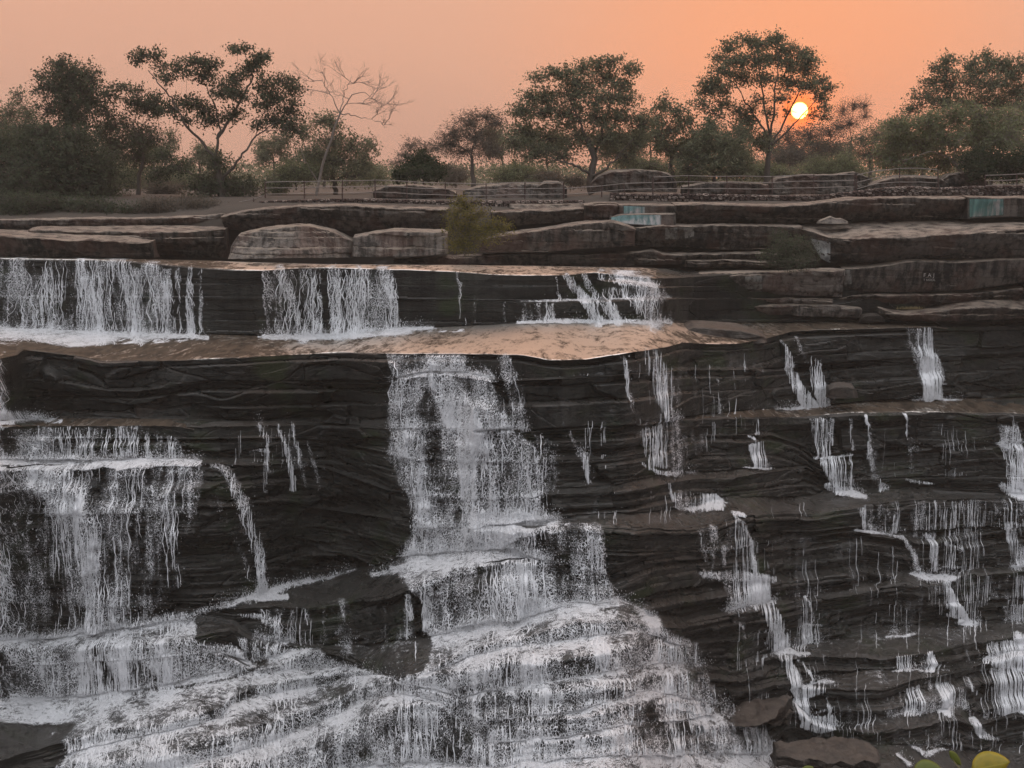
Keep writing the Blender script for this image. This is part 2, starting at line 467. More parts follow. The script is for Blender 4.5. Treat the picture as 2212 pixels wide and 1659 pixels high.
NL = len(LEDGES)
for k in range(NL):
    si, sl = ray(VX, inn[k])[1], ray(VX, lip[k])[1]
    zin = si * Yc
    zl = zin - 0.01 * Yc * 0
    Yl = smooth1(zl / sl, 16, 2)
    zl = Yl * sl
    npx = np.max((lip[k] - inn[k])[(VX >= -10) & (VX < 2230)])
    n = int(np.clip(npx / 2.2, 3, 60))
    for j in range(n):
        u = j / n
        vy = inn[k] * (1 - u) + lip[k] * u
        rows_v.append(vy)
        rows_y.append((zin + (zl - zin) * u) / ray(VX, vy)[1])
        rows_t.append(u)
        rows_led.append(k)
    if k < NL - 1:
        d = inn[k + 1] - lip[k]
        Yn = Yl - FACE_K[k] * d / FV * Yl
        n = int(np.clip(np.max(d[(VX >= -10) & (VX < 2230)]) / 2.2, 3, 170))
        for j in range(n):
            u = j / n
            rows_v.append(lip[k] * (1 - u) + inn[k + 1] * u)
            rows_y.append(Yl * (1 - u) + Yn * u)
            rows_t.append(1 + u)
            rows_led.append(k)
        Yc = Yn
rows_v.append(lip[-1])
rows_y.append(Yl)
rows_t.append(1.0)
rows_led.append(NL - 1)
top = inn[0]
rows_v.insert(0, top - 1.0)
rows_y.insert(0, (ray(VX, top)[1] * Yc0) / ray(VX, top - 1.0)[1] + 5)
rows_t.insert(0, 0.0)
rows_led.insert(0, 0)
RV = np.array(rows_v)
RY = np.array(rows_y)
RT = np.array(rows_t)
RL = np.array(rows_led)
NR = len(RV)
# even the distances out a little across columns
for _ in range(6):
    RY[:, 1:-1] = (RY[:, :-2] + RY[:, 2:] + 2 * RY[:, 1:-1]) / 4
a_, b_ = ray(VX[None, :] + 0 * RV, RV)
X0, Z0 = a_ * RY, b_ * RY
GX = np.broadcast_to(VX[None, :], RV.shape)
FACE = (RT >= 1).astype(float)[:, None]
TWID = np.zeros((NR, NC))
for k in range(NL):
    TWID[RL == k] = (lip[k] - inn[k])[None, :]
FACE = np.maximum(FACE * np.ones((NR, NC)), 1 - sstep(1.5, 6.0, TWID))
fw = np.where(RT >= 1, sstep(1.0, 1.03, RT) * (1 - sstep(1.94, 2.0, RT)), 0.0)
fw = np.where((RT < 1), sstep(0.8, 1.0, RT) * 0.5, np.maximum(fw, 0.5 * (1 - sstep(1.0, 1.05, RT))))[:, None]


def layers(x, z, tmin, tmax, seed, tilt, blockw, warp=0.5):
    """stepped strata: every bed has its own set-back, broken along its length by joints."""
    r = np.random.default_rng(seed)
    bz = np.cumsum(r.uniform(tmin, tmax, 400)) - 60
    zz = z + tilt * x + warp * fbm(x * 0.06, z * 0.12, 0 * x, 3, seed)
    i = np.searchsorted(bz, zz)
    i = np.clip(i, 1, 399)
    lo, hi = bz[i - 1], bz[i]
    u = (zz - lo) / (hi - lo)
    off = r.uniform(-1, 1, 401)[i]
    ph = r.uniform(0, 50, 401)[i]
    w = r.uniform(blockw * 0.5, blockw * 1.6, 401)[i]
    q = x / w + ph + 0.25 * vn(x * 0.8, z * 0.8, 0 * x, seed + 3)
    c = np.floor(q)
    fr = q - c
    blk = _h(c, i.astype(float), 0 * c, seed) * 2 - 1
    blk2 = _h(c + 1, i.astype(float), 0 * c, seed) * 2 - 1
    tt = sstep(0.93, 1.0, fr)
    blk = blk * (1 - tt) + blk2 * tt
    edge = np.minimum(u, 1 - u)
    crack = np.exp(-(edge * (hi - lo) / 0.035) ** 2)
    return off, blk, crack, u


xx, zz = X0, Z0
ZLIP = np.zeros((NR, NC))
for k in range(NL):
    r_ = min(np.argmax((RL == k) & (RT >= 1)) if ((RL == k) & (RT >= 1)).any() else NR - 1, NR - 1)
    ZLIP[RL == k] = smooth1(Z0[r_], 12, 2)[None, :] + 3.7 * k
ZB = Z0 - ZLIP
o1, b1, c1, u1 = layers(xx, ZB, 0.35, 1.3, 5, 0.0, 5.0, 0.18)
o2, b2, c2, u2 = layers(xx, ZB, 0.09, 0.34, 9, 0.015, 2.6, 0.14)
lowf = fbm(xx * 0.16, RY * 0.1, zz * 0.3, 4, 21)
lowf2 = fbm(xx * 0.55, RY * 0.2, zz * 1.0, 4, 61)
finef = fbm(xx * 1.6, RY * 0.3, zz * 3.0, 4, 33)
reg = sstep(1250, 1500, GX) * sstep(1080, 1180, RV) + 0.45 * sstep(930, 1000, RV) + 0.15
reg = np.clip(reg - 0.12, 0, 1)


def worley(x, z, seed):
    fx, fz = np.floor(x), np.floor(z)
    d1 = np.full(x.shape, 9.0)
    d2 = np.full(x.shape, 9.0)
    idv = np.zeros(x.shape)
    ox = np.zeros(x.shape)
    oz = np.zeros(x.shape)
    for i in (-1, 0, 1):
        for j in (-1, 0, 1):
            cx, cz = fx + i, fz + j
            px = cx + 0.5 + 0.42 * (_h(cx, cz, 0 * cx, seed) * 2 - 1)
            pz = cz + 0.5 + 0.42 * (_h(cx, cz, 0 * cx + 1, seed) * 2 - 1)
            d = np.hypot(x - px, z - pz)
            nw = d < d1
            d2 = np.where(nw, d1, np.minimum(d2, d))
            idv = np.where(nw, _h(cx, cz, 0 * cx + 2, seed), idv)
            ox = np.where(nw, x - px, ox)
            oz = np.where(nw, z - pz, oz)
            d1 = np.where(nw, d, d1)
    return idv, d2 - d1, ox, oz


wx_ = xx * 0.20 + 0.5 * fbm(xx * 0.3, zz * 0.6, 0 * xx, 3, 91)
wz_ = zz * 0.75 - 0.02 * xx + 0.5 * fbm(xx * 0.25, zz * 0.5, 0 * xx, 3, 92)
wid, wed, wox, woz = worley(wx_, wz_, 17)
wid2, wed2, wox2, woz2 = worley(wx_ * 2.3 + 7, wz_ * 2.6 + 3, 19)
blocky = 0.35 + 0.75 * sstep(740, 790, RV) * (1 - sstep(1240, 1320, RV)) * (1 - sstep(820, 900, GX)) + 0.3 * sstep(1300, 1500, GX) * (1 - sstep(1050, 1150, RV))
fh = np.zeros((NR, NC))
for k in range(NL - 1):
    sel = (RL == k)
    d = (inn[k + 1] - lip[k]) / FV * 60
    fh[sel] = d[None, :]
sc = np.clip(fh / 1.2, 0.12, 1.0)
dY = (0.34 * o1 + 0.34 * b1) * sc + 0.14 * c1 * sc
dY += reg * (0.33 * o2 + 0.22 * b2) * np.clip(sc * 1.5, 0, 1) + 0.05 * c2 * sc * reg
dY += blocky * sc * (0.55 * (wid - 0.5) + 0.55 * wox * (_h(np.floor(wid * 999), 0 * wid, 0 * wid, 3) - 0.5) + 0.8 * woz * (wid - 0.35) + 0.10 * np.exp(-(wed / 0.05) ** 2))
dY += 0.5 * blocky * sc * (0.25 * (wid2 - 0.5) + 0.04 * np.exp(-(wed2 / 0.06) ** 2))
dY += (0.22 * lowf + 0.14 * lowf2) * sc + 0.09 * finef
# the smooth upper fall face and a deep overhang under the big block at left
smoothface = 1 - 0.75 * (RV < 715)
dY = dY * smoothface
ov = sstep(830, 900, RV) * (1 - sstep(905, 925, RV)) * (GX < 840) * 0.5
und = sstep(1240, 1110, RV) * sstep(1000, 1030, RV) * sstep(480, 560, GX) * (1 - sstep(800, 850, GX)) * 0.4
dY = (dY + ov + und) * fw
qn = 2.6 * fbm(xx * 0.22, RY * 0.30, 0 * xx, 4, 151) + 0.8 * fbm(xx * 1.1, RY * 0.9, 0 * xx, 3, 152)
qs = np.floor(qn * 2.2) + sstep(0.80, 1.0, qn * 2.2 - np.floor(qn * 2.2))
terrace = 0.055 * qs * (1 - FACE) * ((RL != 0) & (RL != 3))[:, None] * sstep(0.02, 0.2, RT)[:, None] * (1 - sstep(0.85, 1.0, RT))[:, None] * np.clip(TWID / 20, 0, 1)
dZ = terrace + (1 - FACE) * (0.05 * fbm(xx * 0.5, RY * 0.25, 0 * xx, 5, 71) + 0.02 * finef) * sstep(0.0, 0.1, RT)[:, None]
GY = RY + dY
GZ = Z0 + dZ
GXW = X0.copy()
wet = sstep(540, 600, RV)
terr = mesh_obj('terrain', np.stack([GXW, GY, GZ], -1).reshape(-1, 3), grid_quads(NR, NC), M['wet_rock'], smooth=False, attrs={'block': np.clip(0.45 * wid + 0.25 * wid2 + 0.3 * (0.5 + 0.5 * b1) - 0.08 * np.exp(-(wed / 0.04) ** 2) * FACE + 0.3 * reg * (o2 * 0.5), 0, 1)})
for xq in (100, 500, 1000, 1500, 2000):
    ci = int(np.argmin(abs(VX - xq)))
    print('COL', xq, ' '.join('%.0f/%.1f/%.1f' % (lip[k][ci], GY[np.argmax((RL == k) & (RT >= 1)), ci], GZ[np.argmax((RL == k) & (RT >= 1)), ci]) for k in range(NL)))
tag(terr, 'dark wet layered sandstone ledges the river falls over', kind='structure')

# ------------------------------------------------------------------ plateau ground
A_LIP = F([(-500,474),(0,473),(200,472),(330,471),(430,465),(480,449),(600,447),(730,443),(960,449),(1100,458),(1262,456),(1320,442),(1600,447),(1750,442),(1850,433),(1950,431),(2212,428),(2712,428)])
gx = np.linspace(-900, 3112, 300)
lipy = A_LIP(gx)
rows = []
for d in (3.0, 1.5, 0.4):
    p = P(gx, lipy, 86 - 0 * gx)
    rows.append(np.stack([p[0], p[1] - 3.5 + 0 * gx, p[2] - d * 2.0], -1))
p = P(gx, lipy, 84 + 0 * gx)
base = np.stack([p[0], p[1], p[2]], -1)
rows.append(base)
far = [(86.5, 0.25), (89, 0.75), (92, 0.95), (96, 1), (104, 1), (120, 1), (150, 1), (220, 1), (400, 1), (900, 1), (2500, 1)]
for Yf, m in far:
    z = base[:, 2] * (1 - m) + (-1.25) * m
    x = ray(gx, 400)[0] * Yf
    nz = 0.25 * fbm(x * 0.12, Yf * 0.1 + 0 * x, 0 * x, 3, 5) if Yf < 200 else 0
    rows.append(np.stack([x, Yf + 0 * x, z + nz], -1))
Vg = np.array(rows)
M['soil'] = flat_mat('dry dusty soil and leaf litter', (0.06, 0.048, 0.038), 0.95, 0.4, 1.5, 0.05)
g = mesh_obj('ground', Vg.reshape(-1, 3), grid_quads(len(rows), len(gx))[:, ::-1], M['soil'])
tag(g, 'dusty flat river bank under the trees', kind='structure')
# backing wall of rock between the bank and the upper pool
gx = np.linspace(-500, 2712, 700)
ly = A_LIP(gx)
rws = []
for j in range(70):
    u = j / 69
    vy = (ly + 2) * (1 - u) + 590 * u
    Yb = 84.8 * (1 - u) + 82.5 * u
    x, yy, z = P(gx, vy, Yb + 0 * gx)
    o, b, c, _ = layers(x, z, 0.4, 1.2, 15, 0.01, 7.0)
    yy = yy + 0.9 * (0.35 * o + 0.25 * b + 0.12 * c + 0.3 * fbm(x * 0.3, yy, z * 0.6, 4, 3))
    rws.append(np.stack([x, yy, z], -1))
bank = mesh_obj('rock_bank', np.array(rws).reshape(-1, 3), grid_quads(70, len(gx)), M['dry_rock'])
tag(bank, 'layered rock bank rising from the upper pool to the trees', kind='structure')


# ------------------------------------------------------------------ slabs
def slab(name, label, U, B, Y, depth=4.0, back=None, mat='dry_rock', amp=0.16, seed=1, recess=0.25, group=None, cat='rock slab', x0=None, x1=None, yfun=None, rnd=0.07, lay=0.7):
    """A solid slab: lip line U, foot line B (survey points), front distance Y, and the line of its visible back edge."""
    x0 = U[0][0] if x0 is None else x0
    x1 = U[-1][0] if x1 is None else x1
    nc = max(24, int((x1 - x0) / 3.0))
    vx = np.linspace(x0, x1, nc)
    u_ = F(U)(vx) + 0.9 * n1(vx, 40, seed) + 0.7 * n1(vx, 8, seed + 2)
    bt = np.maximum(F(B)(vx) + 1.0 * n1(vx, 50, seed + 9), u_ + 1.0)
    Yf = (np.interp(vx, [p[0] for p in yfun], [p[1] for p in yfun]) if yfun else Y + 0 * vx)
    e = np.minimum(vx - vx[0], vx[-1] - vx) / FV * Yf
    rd = np.clip(e / 0.5, 0, 1)
    Yf = Yf + 0.45 * (1 - np.sqrt(np.clip(1 - (1 - rd) ** 2, 0, 1)))
    bk = F(back)(vx) if back else u_ - 2.0
    bk = np.minimum(bk, u_ - 0.6)
    zl = ray(vx, u_)[1] * Yf
    sb = ray(vx, bk)[1]
    if back:
        Yb = np.minimum(Yf + depth, Yf + np.clip((zl / sb - Yf), 0.6, depth))
    else:
        Yb = Yf + depth
    rows = []
    xf = ray(vx, u_)[0] * Yf
    zb = sb * Yb if back else zl + 0.05
    xb = xf + (ray(vx, bk)[0] * Yb - xf) * 0.6
    zbot = ray(vx, bt)[1] * Yf
    rows.append(np.stack([xb, Yb, zbot], -1))
    nt = 14
    for j in range(nt):
        u = (j / nt) ** 0.8
        rows.append(np.stack([xb + (xf - xb) * u, Yb + (Yf - Yb) * u, zb + (zl - zb) * u + (0.09 * math.sin(math.pi * u) * 0.3)], -1))
    H = zl - zbot
    nf = int(np.clip(np.max(bt - u_) / 2.2, 5, 60))
    for j in range(nf + 1):
        u = j / nf
        z = zl - H * u
        vy = u_ * (1 - u) + bt * u
        rr = rnd * np.clip(H, 0.2, 1)
        o = rr * (1 - np.sqrt(np.clip(1 - (1 - np.clip(u * H / rr, 0, 1)) ** 2, 0, 1)))
        y = Yf + o + recess * 1.5 * u ** 1.5
        x = ray(vx, vy)[0] * Yf
        rows.append(np.stack([x, y, z - (0.5 * rr * 0 if j else 0)], -1))
    rows.append(np.stack([xf, Yf + 1.5 * recess + 0.8, zbot - 0.02], -1))
    rows.append(np.stack([xb, Yb, zbot - 0.02], -1))
    G = np.array(rows)
    n = fbm(G[..., 0] * 0.5, G[..., 1] * 0.5, G[..., 2] * 0.9, 5, seed)
    n2 = fbm(G[..., 0] * 0.13, G[..., 1] * 0.13, G[..., 2] * 0.3, 2, seed + 4)
    o, b, c, _ = layers(G[..., 0], G[..., 2], 0.25, 0.9, 100 + seed, 0.02, 3.5)
    n3 = fbm(G[..., 0] * 1.9, G[..., 1] * 1.9, G[..., 2] * 3.0, 4, seed + 8)
    G[..., 1] += amp * (1.6 * n + 1.6 * n2 + lay * (0.6 * o + b + 0.5 * c) + 0.9 * n3)
    G[..., 2] += amp * (0.5 * n + 0.25 * n3)
    loc = np.array([G[..., 0].mean(), G[..., 1].mean(), G[..., 2].min()])
    nr = len(rows)
    Q = grid_quads(nr, nc)
    Vv = G.reshape(-1, 3)
    # end caps
    caps = []
    extra = []
    for col in (0, nc - 1):
        ci = len(Vv) + len(extra)
        extra.append(G[:, col].mean(0))
        ring = [r * nc + col for r in range(nr)]
        for a, b2_ in zip(ring, ring[1:] + ring[:1]):
            caps.append((a, b2_, ci) if col else (b2_, a, ci))
    Vv = np.vstack([Vv, np.array(extra)])
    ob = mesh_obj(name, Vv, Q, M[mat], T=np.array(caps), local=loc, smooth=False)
    tag(ob, label, cat, group, 'thing')
    return ob


SL = {}
SL['s3'] = slab('rock_slab', 'long low pale rock shelf directly below the dark trees at far left', [(-400,474),(0,475),(200,473),(330,472),(430,466),(485,462)], [(-400,493),(0,494),(300,490),(485,486)], 82.5, 3, mat='pale_rock', seed=3, group='rock slabs of the river bank')
SL['s2'] = slab('rock_slab', 'thin flat pale plate between the left shelf and the big block', [(60,496),(180,500),(300,501),(400,500),(484,497)], [(60,556),(484,560)], 78.0, 5, back=[(60,488),(300,486),(450,488),(484,490)], mat='dry_rock', seed=4, recess=0.8, group='rock slabs of the river bank')
SL['s1'] = slab('rock_slab', 'flat pale topped slab with a sharp right corner above the upper left fall', [(-400,512),(0,509),(80,514),(150,521),(200,518),(260,524),(300,524),(330,520)], [(-400,557),(330,557)], 75.6, 5, back=[(-400,498),(0,496),(150,497),(260,501),(310,508),(330,516)], mat='dry_rock', seed=5, recess=0.5, group='rock slabs of the river bank')
SL['s4'] = slab('rock_slab', 'long thick slab with a streaked face under the left railing', [(478,468),(520,457),(600,449),(735,444),(850,449),(968,452)], [(478,497),(560,500),(620,488),(760,500),(968,500)], 80.0, 4, mat='dry_rock', seed=6, recess=0.7, group='rock slabs of the river bank')
SL['s5'] = slab('rock_block', 'two faced pale boulder block with a ridge, left of the yellow shrub', [(500,530),(515,508),(560,496),(640,488),(665,489),(720,500),(764,522)], [(500,556),(640,556),(764,555)], 77, 3, mat='pale_rock', seed=7, yfun=[(500,76.6),(560,76.2),(635,75.6),(700,77.2),(764,79)], recess=-0.6, group='rock slabs of the river bank', cat='rock block')
SL['s6'] = slab('rock_block', 'flat faced pale block right behind the yellow green shrub', [(762,513),(850,498),(957,501),(966,506)], [(762,554),(900,553),(966,547)], 76.5, 3, mat='pale_rock', seed=8, recess=-0.1, group='rock slabs of the river bank', cat='rock block')
SL['s7'] = slab('rock_slab', 'rising reddish slab to the right of the yellow green shrub', [(1037,517),(1090,509),(1154,500),(1260,484),(1324,480),(1350,487),(1372,494)], [(1037,548),(1204,543),(1347,534),(1372,530)], 76.8, 4, mat='dry_rock', seed=9, recess=0.3, group='rock slabs of the river bank')
SL['s8'] = slab('rock_slab', 'dark thin slab above the reddish rising slab', [(1060,459),(1150,455),(1264,452)], [(1060,492),(1264,478)], 80.5, 3, mat='dry_rock', seed=10, recess=0.5, group='rock slabs of the river bank')
SL['s9'] = slab('rock_block', 'square dark block left of the turquoise paint', [(1262,444),(1290,439),(1336,441)], [(1262,476),(1336,477)], 80.0, 3, mat='dry_rock', seed=12, recess=0.2, group='rock slabs of the river bank', cat='rock block', rnd=0.05)
SL['s10'] = slab('rock_block', 'stepped block carrying two bands of turquoise and white paint', [(1334,443),(1400,443),(1460,445)], [(1334,466),(1460,464)], 80.3, 3, mat='dry_rock', seed=13, recess=0.0, amp=0.04, group='rock slabs of the river bank', cat='rock block')
SL['s10b'] = slab('rock_block', 'lower painted ledge block under the stepped block', [(1316,470),(1345,464),(1400,462),(1460,461)], [(1316,474),(1345,486),(1460,490)], 79.6, 3, mat='dry_rock', seed=14, recess=-0.15, amp=0.04, group='rock slabs of the river bank', cat='rock block')
SL['s11'] = slab('rock_slab', 'very long dark slab under the stone wall, right of the paint', [(1457,442),(1520,441),(1600,444),(1680,446),(1760,441),(1850,430),(1950,427),(2092,427)], [(1457,486),(1600,482),(1700,484),(1800,479),(2092,474)], 80.0, 5, mat='dry_rock', seed=15, recess=0.9, group='rock slabs of the river bank')
SL['s12'] = slab('rock_block', 'block with a turquoise and pink painted face near the right edge', [(2088,426),(2172,427),(2300,425),(2700,425)], [(2088,473),(2172,468),(2300,470),(2700,470)], 79.4, 4, mat='dry_rock', seed=16, recess=0.0, amp=0.05, group='rock slabs of the river bank', cat='rock block')
SL['s13'] = slab('rock_slab', 'dark slab with two chalky white stains in the middle of the bank', [(1338,497),(1376,491),(1420,488),(1640,487),(1735,489)], [(1338,533),(1500,536),(1640,542),(1735,544)], 79.0, 4, mat='dry_rock', seed=17, recess=0.6, group='rock slabs of the river bank')
SL['s21'] = slab('rock_slab', 'thin long ledge above the stepped cascade', [(850,561),(960,556),(1040,552),(1130,549),(1300,550),(1380,545),(1410,541),(1440,550),(1540,549),(1640,548),(1720,552)], [(850,570),(1040,573),(1300,577),(1720,560)], 78.4, 4, back=[(850,556),(1040,548),(1300,545),(1380,541),(1410,537),(1440,541),(1540,541),(1720,541)], mat='dry_rock', seed=18, recess=0.3, group='rock slabs of the river bank')
SL['s21b'] = slab('rock_slab', 'narrow dark ledge squeezed under the thin long ledge', [(1480,563),(1560,562),(1640,566),(1740,562)], [(1480,576),(1740,580)], 78.0, 3, mat='dry_rock', seed=19, recess=0.3, group='rock slabs of the river bank')
SL['s16'] = slab('rock_slab', 'broad pale topped slab right of the stepped cascade', [(1400,606),(1440,606),(1475,603),(1510,593),(1540,590),(1640,589),(1700,588),(1780,583),(1826,582)], [(1400,618),(1440,632),(1500,636),(1640,638),(1826,645)], 76.2, 6, back=[(1390,580),(1475,580),(1640,577),(1720,578),(1790,580),(1826,580)], mat='pale_rock', seed=20, recess=0.7, group='rock slabs of the river bank')
SL['s14'] = slab('rock_slab', 'huge jutting slab with a wide pale top at the right', [(1700,487),(1720,492),(1760,503),(1800,515),(1830,517),(1880,512),(1960,512),(2020,508),(2100,502),(2212,494),(2700,488)], [(1700,489),(1740,512),(1770,545),(1790,571),(1830,571),(2010,565),(2212,560),(2700,560)], 77.5, 5, back=[(1700,484),(1760,482),(1800,480),(1900,477),(1950,475),(2212,473),(2700,473)], mat='dry_rock', seed=22, recess=0.9, yfun=[(1700,79.5),(1760,78.2),(1830,77.2),(2212,76.6),(2700,76.6)], group='rock slabs of the river bank')
SL['s15'] = slab('rock_slab', 'reddish slab with scratched pale lettering at the right edge', [(1820,581),(1870,578),(1920,572),(1952,565),(1975,563),(2060,566),(2130,562),(2212,559),(2700,556)], [(1820,621),(1870,632),(1950,634),(2100,628),(2212,612),(2700,610)], 77.2, 4, mat='dry_rock', seed=23, recess=0.4, amp=0.06, group='rock slabs of the river bank')
SL['s17b'] = slab('rock_slab', 'reddish thin slab under the lettered slab', [(1800,647),(1842,639),(1900,636),(1990,638),(2100,634),(2212,622)], [(1800,664),(1900,664),(2100,660),(2212,650)], 77.6, 4, mat='dry_rock', seed=24, recess=0.5, group='rock slabs of the river bank')
SL['s17'] = slab('rock_slab', 'thin pale ledge under the broad pale topped slab', [(1600,647),(1640,645),(1700,646),(1750,647),(1800,648)], [(1600,654),(1650,660),(1800,661)], 76.6, 3, back=[(1600,644),(1800,644)], mat='pale_rock', seed=25, recess=0.3, group='rock slabs of the river bank')
SL['s18'] = slab('rock_slab', 'rounded brown ledge below the thin pale ledge', [(1612,668),(1640,661),(1660,659),(1716,659),(1724,661),(1800,661),(1862,668)], [(1612,671),(1660,682),(1716,683),(1862,688)], 76.4, 3, mat='pale_rock', seed=26, recess=0.2, group='rock slabs of the river bank')
SL['s19'] = slab('rock_slab', 'tilted slab with a curved pale top just above the right pool edge', [(1898,666),(1930,676),(1962,679),(2010,675),(2070,668),(2110,663),(2160,662),(2212,665),(2400,668)], [(1898,686),(1960,697),(2100,698),(2212,690),(2400,690)], 76.0, 4, back=[(1898,662),(1960,668),(2040,656),(2100,644),(2150,636),(2195,634),(2212,642),(2400,650)], mat='dry_rock', seed=27, recess=0.4, group='rock slabs of the river bank')
SL['s20'] = slab('rock', 'small flat oval stone tucked beside the tilted slab', [(1858,692),(1866,685),(1880,682),(1900,682),(1912,690)], [(1858,696),(1912,697)], 76.0, 1.2, mat='damp_rock', seed=28, recess=0.1, amp=0.03, cat='rock')
SL['s24'] = slab('rock', 'dark humped rock lying in the pool above the right trickles', [(1478,713),(1500,708),(1560,709),(1600,714),(1640,724),(1656,731)], [(1478,722),(1540,742),(1600,743),(1656,740)], 68.3, 3, mat='damp_rock', seed=29, recess=-0.2, cat='rock')
SL['s25'] = slab('rock', 'rounded pale boulder beside the trickle on the right shelf', [(1790,845),(1805,838),(1820,835),(1845,838),(1853,850)], [(1790,860),(1853,858)], 70.3, 1.5, mat='damp_rock', seed=30, recess=-0.1, amp=0.05, cat='rock')
SL['s26'] = slab('rock_block', 'lighter angular rock block wedged under the big dark overhang at left', [(286,890),(300,866),(340,858),(385,855),(440,864),(470,880),(500,900)], [(286,901),(500,908)], 60.2, 1.6, mat='damp_rock', seed=31, recess=-0.2, cat='rock block', yfun=[(286,60.8),(380,60.2),(500,60.9)])
SL['s27'] = slab('rock_slab', 'brown slab with a broken ragged lip at lower right between white water', [(1540,1560),(1580,1564),(1640,1566),(1660,1562),(1690,1535),(1716,1517)], [(1540,1566),(1640,1580),(1716,1580)], 54.0, 4, back=[(1540,1535),(1600,1522),(1660,1514),(1716,1512)], mat='damp_rock', seed=32, recess=0.5, amp=0.3, yfun=[(1540,53.2),(1650,53.0),(1716,55.5)], group='rock slabs in the water')
SL['s28'] = slab('rock_slab', 'flat brown slab at the bottom edge, right of the big cascade', [(1676,1640),(1720,1640),(1800,1641),(1870,1637),(1897,1640)], [(1676,1664),(1897,1668)], 50.5, 4.5, back=[(1676,1600),(1760,1585),(1850,1583),(1880,1592),(1897,1608)], mat='damp_rock', seed=33, recess=0.3, amp=0.3, group='rock slabs in the water')

# ------------------------------------------------------------------ water
# running water follows the outermost rock on its way down
YW = np.minimum.accumulate(GY, axis=0)
ZW = GZ.copy()


def gsm(A, n, it):
    k = np.hanning(2 * n + 3)[1:-1]
    k /= k.sum()
    for _ in range(it):
        B = np.pad(A, ((n, n), (0, 0)), mode='edge')
        A = sum(k[i] * B[i:i + A.shape[0]] for i in range(2 * n + 1))
    return A


YW = gsm(YW, 3, 2)
ZWs = gsm(ZW, 3, 2)
FS = gsm(np.broadcast_to(FACE, GY.shape).astype(float), 3, 1)
XW = GXW
TT = np.concatenate([np.zeros((1, NC)), np.cumsum(np.sqrt(np.diff(YW, axis=0) ** 2 + np.diff(ZWs, axis=0) ** 2), axis=0)])
WN = fbm(GX / 38.0, RV / 60.0, 0 * GX, 4, 300)
WN2 = fbm(GX / 9.0, RV / 60.0, 0 * GX, 3, 310)
WN4 = fbm(GX / 90.0, RV / 45.0, 0 * GX, 3, 330)
WN3 = fbm(GX / 22.0, RV / 14.0, 0 * GX, 4, 320)


def seg_d(x, y, ax, ay, bx, by):
    dx, dy = bx - ax, by - ay
    t = np.clip(((x - ax) * dx + (y - ay) * dy) / (dx * dx + dy * dy + 1e-9), 0, 1)
    return np.hypot(x - ax - t * dx, y - ay - t * dy), t


def coverage(items, x, y):
    D = np.zeros(x.shape)
    for it in items:
        kind, pts, dn = it[0], it[1], it[2]
        if kind == 'poly':
            fe = it[3] if len(it) > 3 else 12
            xs, ys = [p[0] for p in pts], [p[1] for p in pts]
            m = (x > min(xs) - fe) & (x < max(xs) + fe) & (y > min(ys) - fe) & (y < max(ys) + fe)
            px, py = x[m], y[m]
            ins = np.zeros(px.shape, bool)
            dist = np.full(px.shape, 1e9)
            for (ax, ay), (bx, by) in zip(pts, pts[1:] + pts[:1]):
                cnd = (ay > py) != (by > py)
                with np.errstate(divide='ignore', invalid='ignore'):
                    xi = (bx - ax) * (py - ay) / (by - ay + 1e-12) + ax
                ins ^= cnd & (px < xi)
                dist = np.minimum(dist, seg_d(px, py, ax, ay, bx, by)[0])
            s = np.where(ins, dist, -dist)
            v = sstep(-fe * 0.4, fe * 0.6, s)
            if dn < 0:
                D[m] *= 1 + dn * v
            else:
                D[m] = np.maximum(D[m], dn * v)
        else:
            for (ax, ay, aw), (bx, by, bw) in zip(pts, pts[1:]):
                mw = max(aw, bw) * 1.5 + 3
                m = (x > min(ax, bx) - mw) & (x < max(ax, bx) + mw) & (y > min(ay, by) - mw) & (y < max(ay, by) + mw)
                d, t = seg_d(x[m], y[m], ax, ay, bx, by)
                wd = aw + (bw - aw) * t
                v = 1 - sstep(0.35, 1.35, d / wd)
                if dn < 0:
                    D[m] *= 1 + dn * v
                else:
                    D[m] = np.maximum(D[m], dn * v)
    return D


WX = GX + 7 * fbm(GX / 26.0, RV / 26.0, 0 * GX, 3, 501) + 2.5 * fbm(GX / 7.0, RV / 7.0, 0 * GX, 2, 502)
WY = RV + 3.0 * fbm(GX / 30.0, RV / 22.0, 0 * GX, 3, 503)


